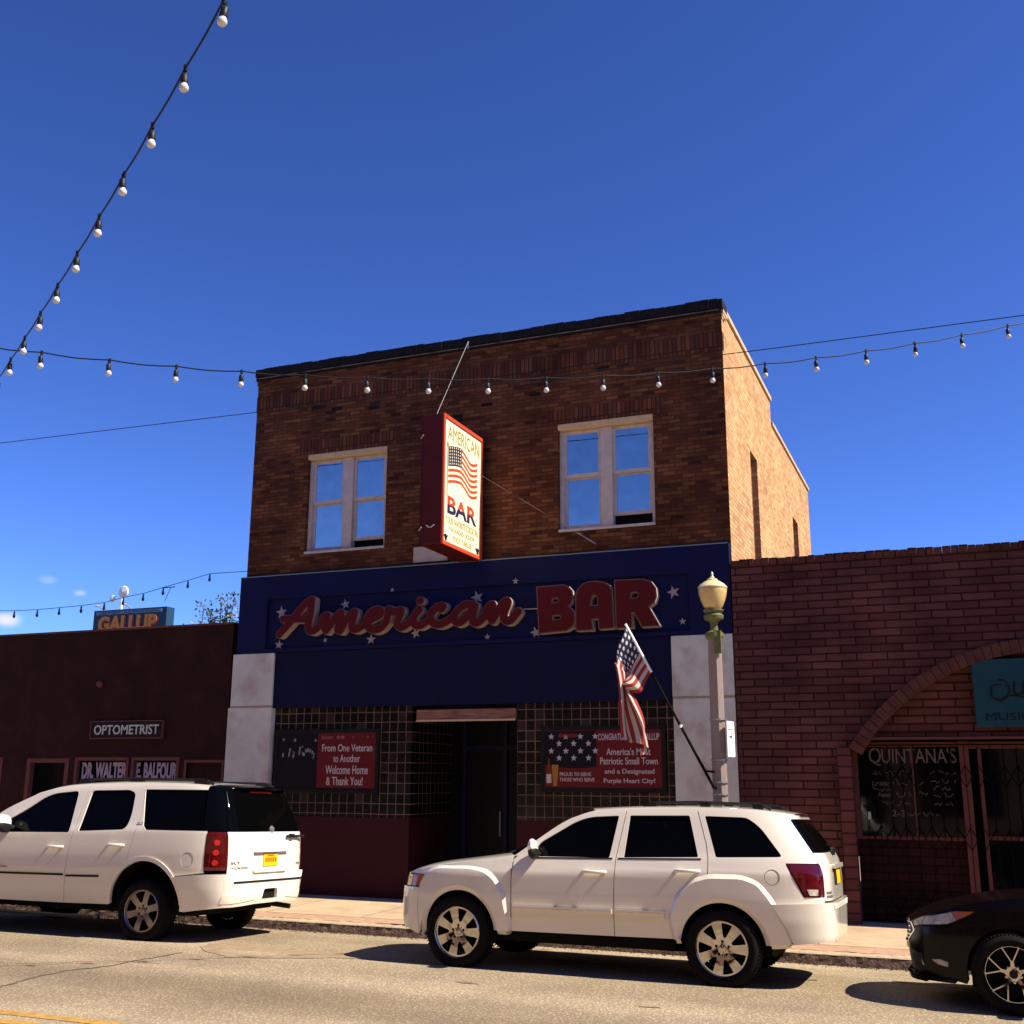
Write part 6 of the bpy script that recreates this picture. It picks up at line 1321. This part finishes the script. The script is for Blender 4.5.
def mth(op, a, b=None):
    t = n.new('ShaderNodeMath'); t.operation = op
    for i, q in enumerate((a, b)):
        if q is None: continue
        if isinstance(q, (int, float)): t.inputs[i].default_value = q
        else: l.new(q, t.inputs[i])
    return t.outputs[0]
U, Vv = sx.outputs[0], sx.outputs[1]
stripe = mth('GREATER_THAN', mth('MODULO', mth('MULTIPLY', U, 13.0), 2.0), 1.0)
mx1 = n.new('ShaderNodeMixRGB'); mx1.inputs[1].default_value = (.26, .010, .012, 1); mx1.inputs[2].default_value = (.44, .385, .33, 1); l.new(stripe, mx1.inputs[0])
can = mth('MULTIPLY', mth('LESS_THAN', U, 7/13), mth('LESS_THAN', Vv, .40))
cu = mth('SUBTRACT', mth('FRACT', mth('ADD', mth('MULTIPLY', U, 13/7*5), .0)), .5); row = mth('FLOOR', mth('MULTIPLY', U, 13/7*5))
cv = mth('SUBTRACT', mth('FRACT', mth('ADD', mth('MULTIPLY', Vv, 2.5*5.5), mth('MULTIPLY', mth('MODULO', row, 2.0), .5))), .5)
dot = mth('LESS_THAN', mth('ADD', mth('MULTIPLY', cu, cu), mth('MULTIPLY', cv, cv)), .075)
mx2 = n.new('ShaderNodeMixRGB'); mx2.inputs[1].default_value = (.012, .014, .05, 1); mx2.inputs[2].default_value = (.70, .68, .66, 1); l.new(dot, mx2.inputs[0])
mx3 = n.new('ShaderNodeMixRGB'); l.new(can, mx3.inputs[0]); l.new(mx1.outputs[0], mx3.inputs[1]); l.new(mx2.outputs[0], mx3.inputs[2]); l.new(mx3.outputs[0], p.inputs['Base Color'])
tr = n.new('ShaderNodeBsdfTranslucent'); l.new(mx3.outputs[0], tr.inputs['Color']); ms = n.new('ShaderNodeMixShader'); ms.inputs[0].default_value = 0.10
l.new(p.outputs[0], ms.inputs[1]); l.new(tr.outputs[0], ms.inputs[2]); l.new(ms.outputs[0], n['Material Output'].inputs['Surface'])
fo = mb.build('flag_cloth', m, fl, smooth=80); uv = fo.data.uv_layers.new(name='UVMap')
for lp_ in fo.data.loops: k = lp_.vertex_index; uv.data[lp_.index].uv = (k//(nv+1)/nu, (k % (nv+1))/nv)

# ------------------------------------------------------------------ strings of bulbs and wires
def bulb_meshes(r=.028):
    s_ = MB(); s_.tube([(0, 0, .13), (0, 0, .085)], .006, 5); s_.lathe([(.0, .095), (.014, .095), (.021, .085), (.023, .03), (.021, .026), (0, .026)], (0, 0, 0), 'z', 12)
    b_ = MB(); b_.lathe([(.017, .034), (.020, .026)]+[(r*math.cos(rad(a)), r*math.sin(rad(a))) for a in range(48, -91, -12)], (0, 0, 0), 'z', 16)
    return s_, b_
proto_s = proto_b = None
def bulb_string(name, label, pts, drop=.12, wire=.0065, group=None):
    global proto_s, proto_b
    t = thing(name, label, 'string lights', tuple(pts[len(pts)//2])); o = base(t)
    P = []
    for a, b in zip(pts, pts[1:]):
        a = Vector(a)+Vector((0, 0, drop)); b = Vector(b)+Vector((0, 0, drop)); P += [a, a.lerp(b, .25)-Vector((0, 0, .012)), a.lerp(b, .5)-Vector((0, 0, .018)), a.lerp(b, .75)-Vector((0, 0, .012))]
    P.append(Vector(pts[-1])+Vector((0, 0, drop)))
    mb = MB(); mb.tube(P, wire, 6)
    for q in pts: mb.tube([Vector(q)+Vector((0, 0, drop-.025)), Vector(q)+Vector((0, 0, drop+.015))], wire*1.9, 6)
    mb.build('cable', M['wire'], t, smooth=50)
    for q in pts:
        if proto_s is None:
            a, b = bulb_meshes(); s0 = a.build('socket', M['wire'], t, smooth=40, local=True); b0 = b.build('bulb', M['bulb'], s0, smooth=60, local=True); proto_s, proto_b = s0, b0
        else:
            s0 = proto_s.copy(); COL.objects.link(s0); s0.parent = t; b0 = proto_b.copy(); COL.objects.link(b0); b0.parent = s0
        s0.location = (q[0]-o[0], q[1]-o[1], q[2]-o[2]-.015); s0.rotation_euler = (rad(rng.uniform(-6, 6)), rad(rng.uniform(-6, 6)), 0)
    return t
N1 = 11; S1p = []
for k in range(-4, N1+9):
    q = (k-(N1-1)/2)**2*.003; S1p.append((-3.366-.509*k, 4.146+.335*k, 5.813-.031*k+q))
bulb_string('string_lights', 'string of round bulbs slanting steeply across the upper left sky', S1p)
N2 = 18; S2p = []
for k in range(-3, N2+6):
    q = (k-(N2-1)/2)**2*.006; S2p.append((-7.676+.503*k, 7.258+.338*k, 5.211+.072*k+q))
bulb_string('string_lights', 'string of round bulbs running level past the bar upper windows', S2p)
far = [(-37.3, 8.27), (-35.881, 8.211), (-34.645, 8.192), (-33.492, 8.217), (-32.359, 8.241), (-31.202, 8.303), (-30.272, 8.454), (-29.303, 8.56), (-28.356, 8.743), (-27.2, 8.95), (-26.2, 9.15)]
t = thing('string_lights', 'distant string of tiny dark bulbs beside the far billboard', 'string lights', (-32, 34, 8.2))
mb = MB(); mb.tube([(x, 34, z+.22) for x, z in far]+[(-20, 34, 9.3), (-14, 34, 9.6)], .014, 5); mb.build('cable', M['wire'], t)
mb = MB(); mb.lathe([(.0, .20), (.03, .19), (.035, .08), (.05, .03), (.055, -.02), (.04, -.07), (0, -.09)], (0, 0, 0), 'z', 8); b0 = mb.build('bulb', M['wire'], t, local=True)
for i, (x, z) in enumerate(far):
    b = b0 if i == 0 else b0.copy()
    if i: COL.objects.link(b); b.parent = t
    b.location = (x+32, 0, z-8.2)
mb = MB(); mb.tube([(-28.0, 34, 8.95), (-28.25, 34, 8.4)], .012, 5); mb.tube([(-28.4, 34, 8.95), (-27.8, 34, 8.95)], .02, 5); mb.build('hanging_end', M['wire'], t)
mb = MB(); mb.tube([(-42, 14.5, 8.35), (-30, 14.5, 8.12), (-20, 14.5, 7.95), (-10, 14.5, 7.79), (-2, 14.5, 7.69), (6, 14.5, 7.66), (14, 14.5, 7.68)], .0065, 6)
tag(mb.build('overhead_wire', M['wire']), 'single thin black wire crossing the sky level with the upper windows', 'wire')

# ------------------------------------------------------------------ beyond the roofs
g = thing('billboard', 'navy billboard with orange word GALLUP rising behind the left roof', 'billboard', (-39.5, 45, 0))
mb = MB(); mb.box(-41.92, -37.2, 45, 45.6, 8.3, 10.23); mb.build('panel', M['navy'], g)
mb = MB(); mb.box(-41.75, -37.5, 44.97, 45, 9.98, 10.15); mb.build('slate_band', M['slate'], g)
fb_ = FACE(44.95)
mb = MB(); text(mb, 'HISTORIC DOWNTOWN', FACE(44.965), -41.5, -37.7, 10.0, 10.13, .01); mb.build('small_lettering', M['navy'], g)
mb = MB(); text(mb, 'GALLUP', FACE(44.98), -41.55, -37.75, 9.06, 9.90, .04, bold=.05); mb.build('lettering', M['orange'], g)
mb = MB(); text(mb, 'GALLUP', FACE(44.99), -41.50, -37.66, 8.98, 9.86, .02, bold=.07); mb.build('lettering_shadow', M['maroon'], g)
mb = MB()
for x in (-41.2, -38): mb.box(x-.12, x+.12, 45.15, 45.4, 0, 8.3)
mb.build('support_post', M['steel'], g)
for x in (-41.35, -39.6):
    mb = MB(); mb.tube([(x, 45.1, 10.23), (x, 44.6, 10.45)], .03, 6); mb.lathe([(0, .09), (.06, .08), (.14, 0), (.12, 0)], (x, 44.55, 10.38), 'z', 12); mb.build('lamp_arm', M['coping'], g)
p_ = thing('floodlight_pole', 'slim white pole with two round white floodlights behind the billboard', 'light pole', (-40.62, 46.5, 0))
mb = MB(); mb.tube([(-41.5, 46.5, 0), (-41.5, 46.5, 11.2)], .07, 8); mb.build('pole', M['white'], p_)
mb = MB(); mb.lathe([(0, -.12), (.30, -.06), (.34, .0), (.20, .16), (0, .2)], (-41.15, 46.2, 11.38), 'y', 18); mb.build('lamp_head', M['white'], p_, smooth=40)
mb = MB(); mb.lathe([(0, -.1), (.17, -.06), (.2, .0), (.12, .12), (0, .14)], (-41.85, 46.2, 11.05), 'y', 16); mb.build('lamp_head', M['white'], p_, smooth=40)

# small tree: sparse upright sprays of leaves showing over the stucco roof
t = thing('small_tree', 'leafy top of a small tree showing over the left roof beside bar', 'tree', (-22.6, 30, 0))
r = random.Random(8); br = MB(); lf = []; lf2 = []
br.tube([(-22.6, 30, -.6), (-22.55, 30, 2.0), (-22.7, 30.1, 3.6)], [.16, .12, .09], 8)
tips = [(-23.45, 7.42), (-23.1, 7.2), (-22.75, 7.05), (-22.50, 7.50), (-22.35, 7.45), (-22.2, 7.1), (-21.85, 7.60), (-21.65, 7.5), (-22.9, 6.9), (-23.6, 6.7), (-21.4, 6.8)]+[(-22.6+r.uniform(-1.9, 1.9), r.uniform(5.2, 6.7)) for _ in range(26)]
for i, (x, z) in enumerate(tips):
    y = 30+r.uniform(-1.1, 1.1)*(.3 if i < 9 else 1); b0_ = Vector((-22.7, 30.1, 3.5+r.random())); e = Vector((x, y, z)); mid = b0_.lerp(e, .5)+Vector((r.uniform(-.3, .3), r.uniform(-.3, .3), -.2))
    C_ = [Vector(q) for q in catmull([b0_, mid, e], 6)]; br.tube(C_, [.05*(1-k/len(C_))+.007 for k in range(len(C_))], 5)
    for _ in range(70 if i < 11 else 110):
        k = (1-.4*r.random()**1.5) if i < 11 else r.random()**.6; c_ = C_[min(int(k*len(C_)), len(C_)-1)]; s_ = r.uniform(.08, .17); d = Vector((r.gauss(0, 1), r.gauss(0, 1), r.gauss(0, 1)+.3)).normalized(); w_ = d.cross(Vector((r.gauss(0, 1), r.gauss(0, 1), 1))).normalized()
        p0 = c_+Vector((r.gauss(0, .10), r.gauss(0, .10), r.gauss(0, .09))); (lf if r.random() < .8 else lf2).append([p0, p0+d*s_*.5+w_*s_*.28, p0+d*s_, p0+d*s_*.5-w_*s_*.28])
br.build('branches', M['bark'], t)
M['leaf'] = mat('leaf_green', (.055, .085, .035), .6, var=.5, vs=4); M['leafpale'] = mat('leaf_pale', (.30, .27, .20), .6, var=.3)
for nm, L_, mt in (('foliage', lf, 'leaf'), ('pale_foliage', lf2, 'leafpale')):
    mb = MB(); mb.add([q for f in L_ for q in f], [[4*i, 4*i+1, 4*i+2, 4*i+3] for i in range(len(L_))]); mb.build(nm, M[mt], t)
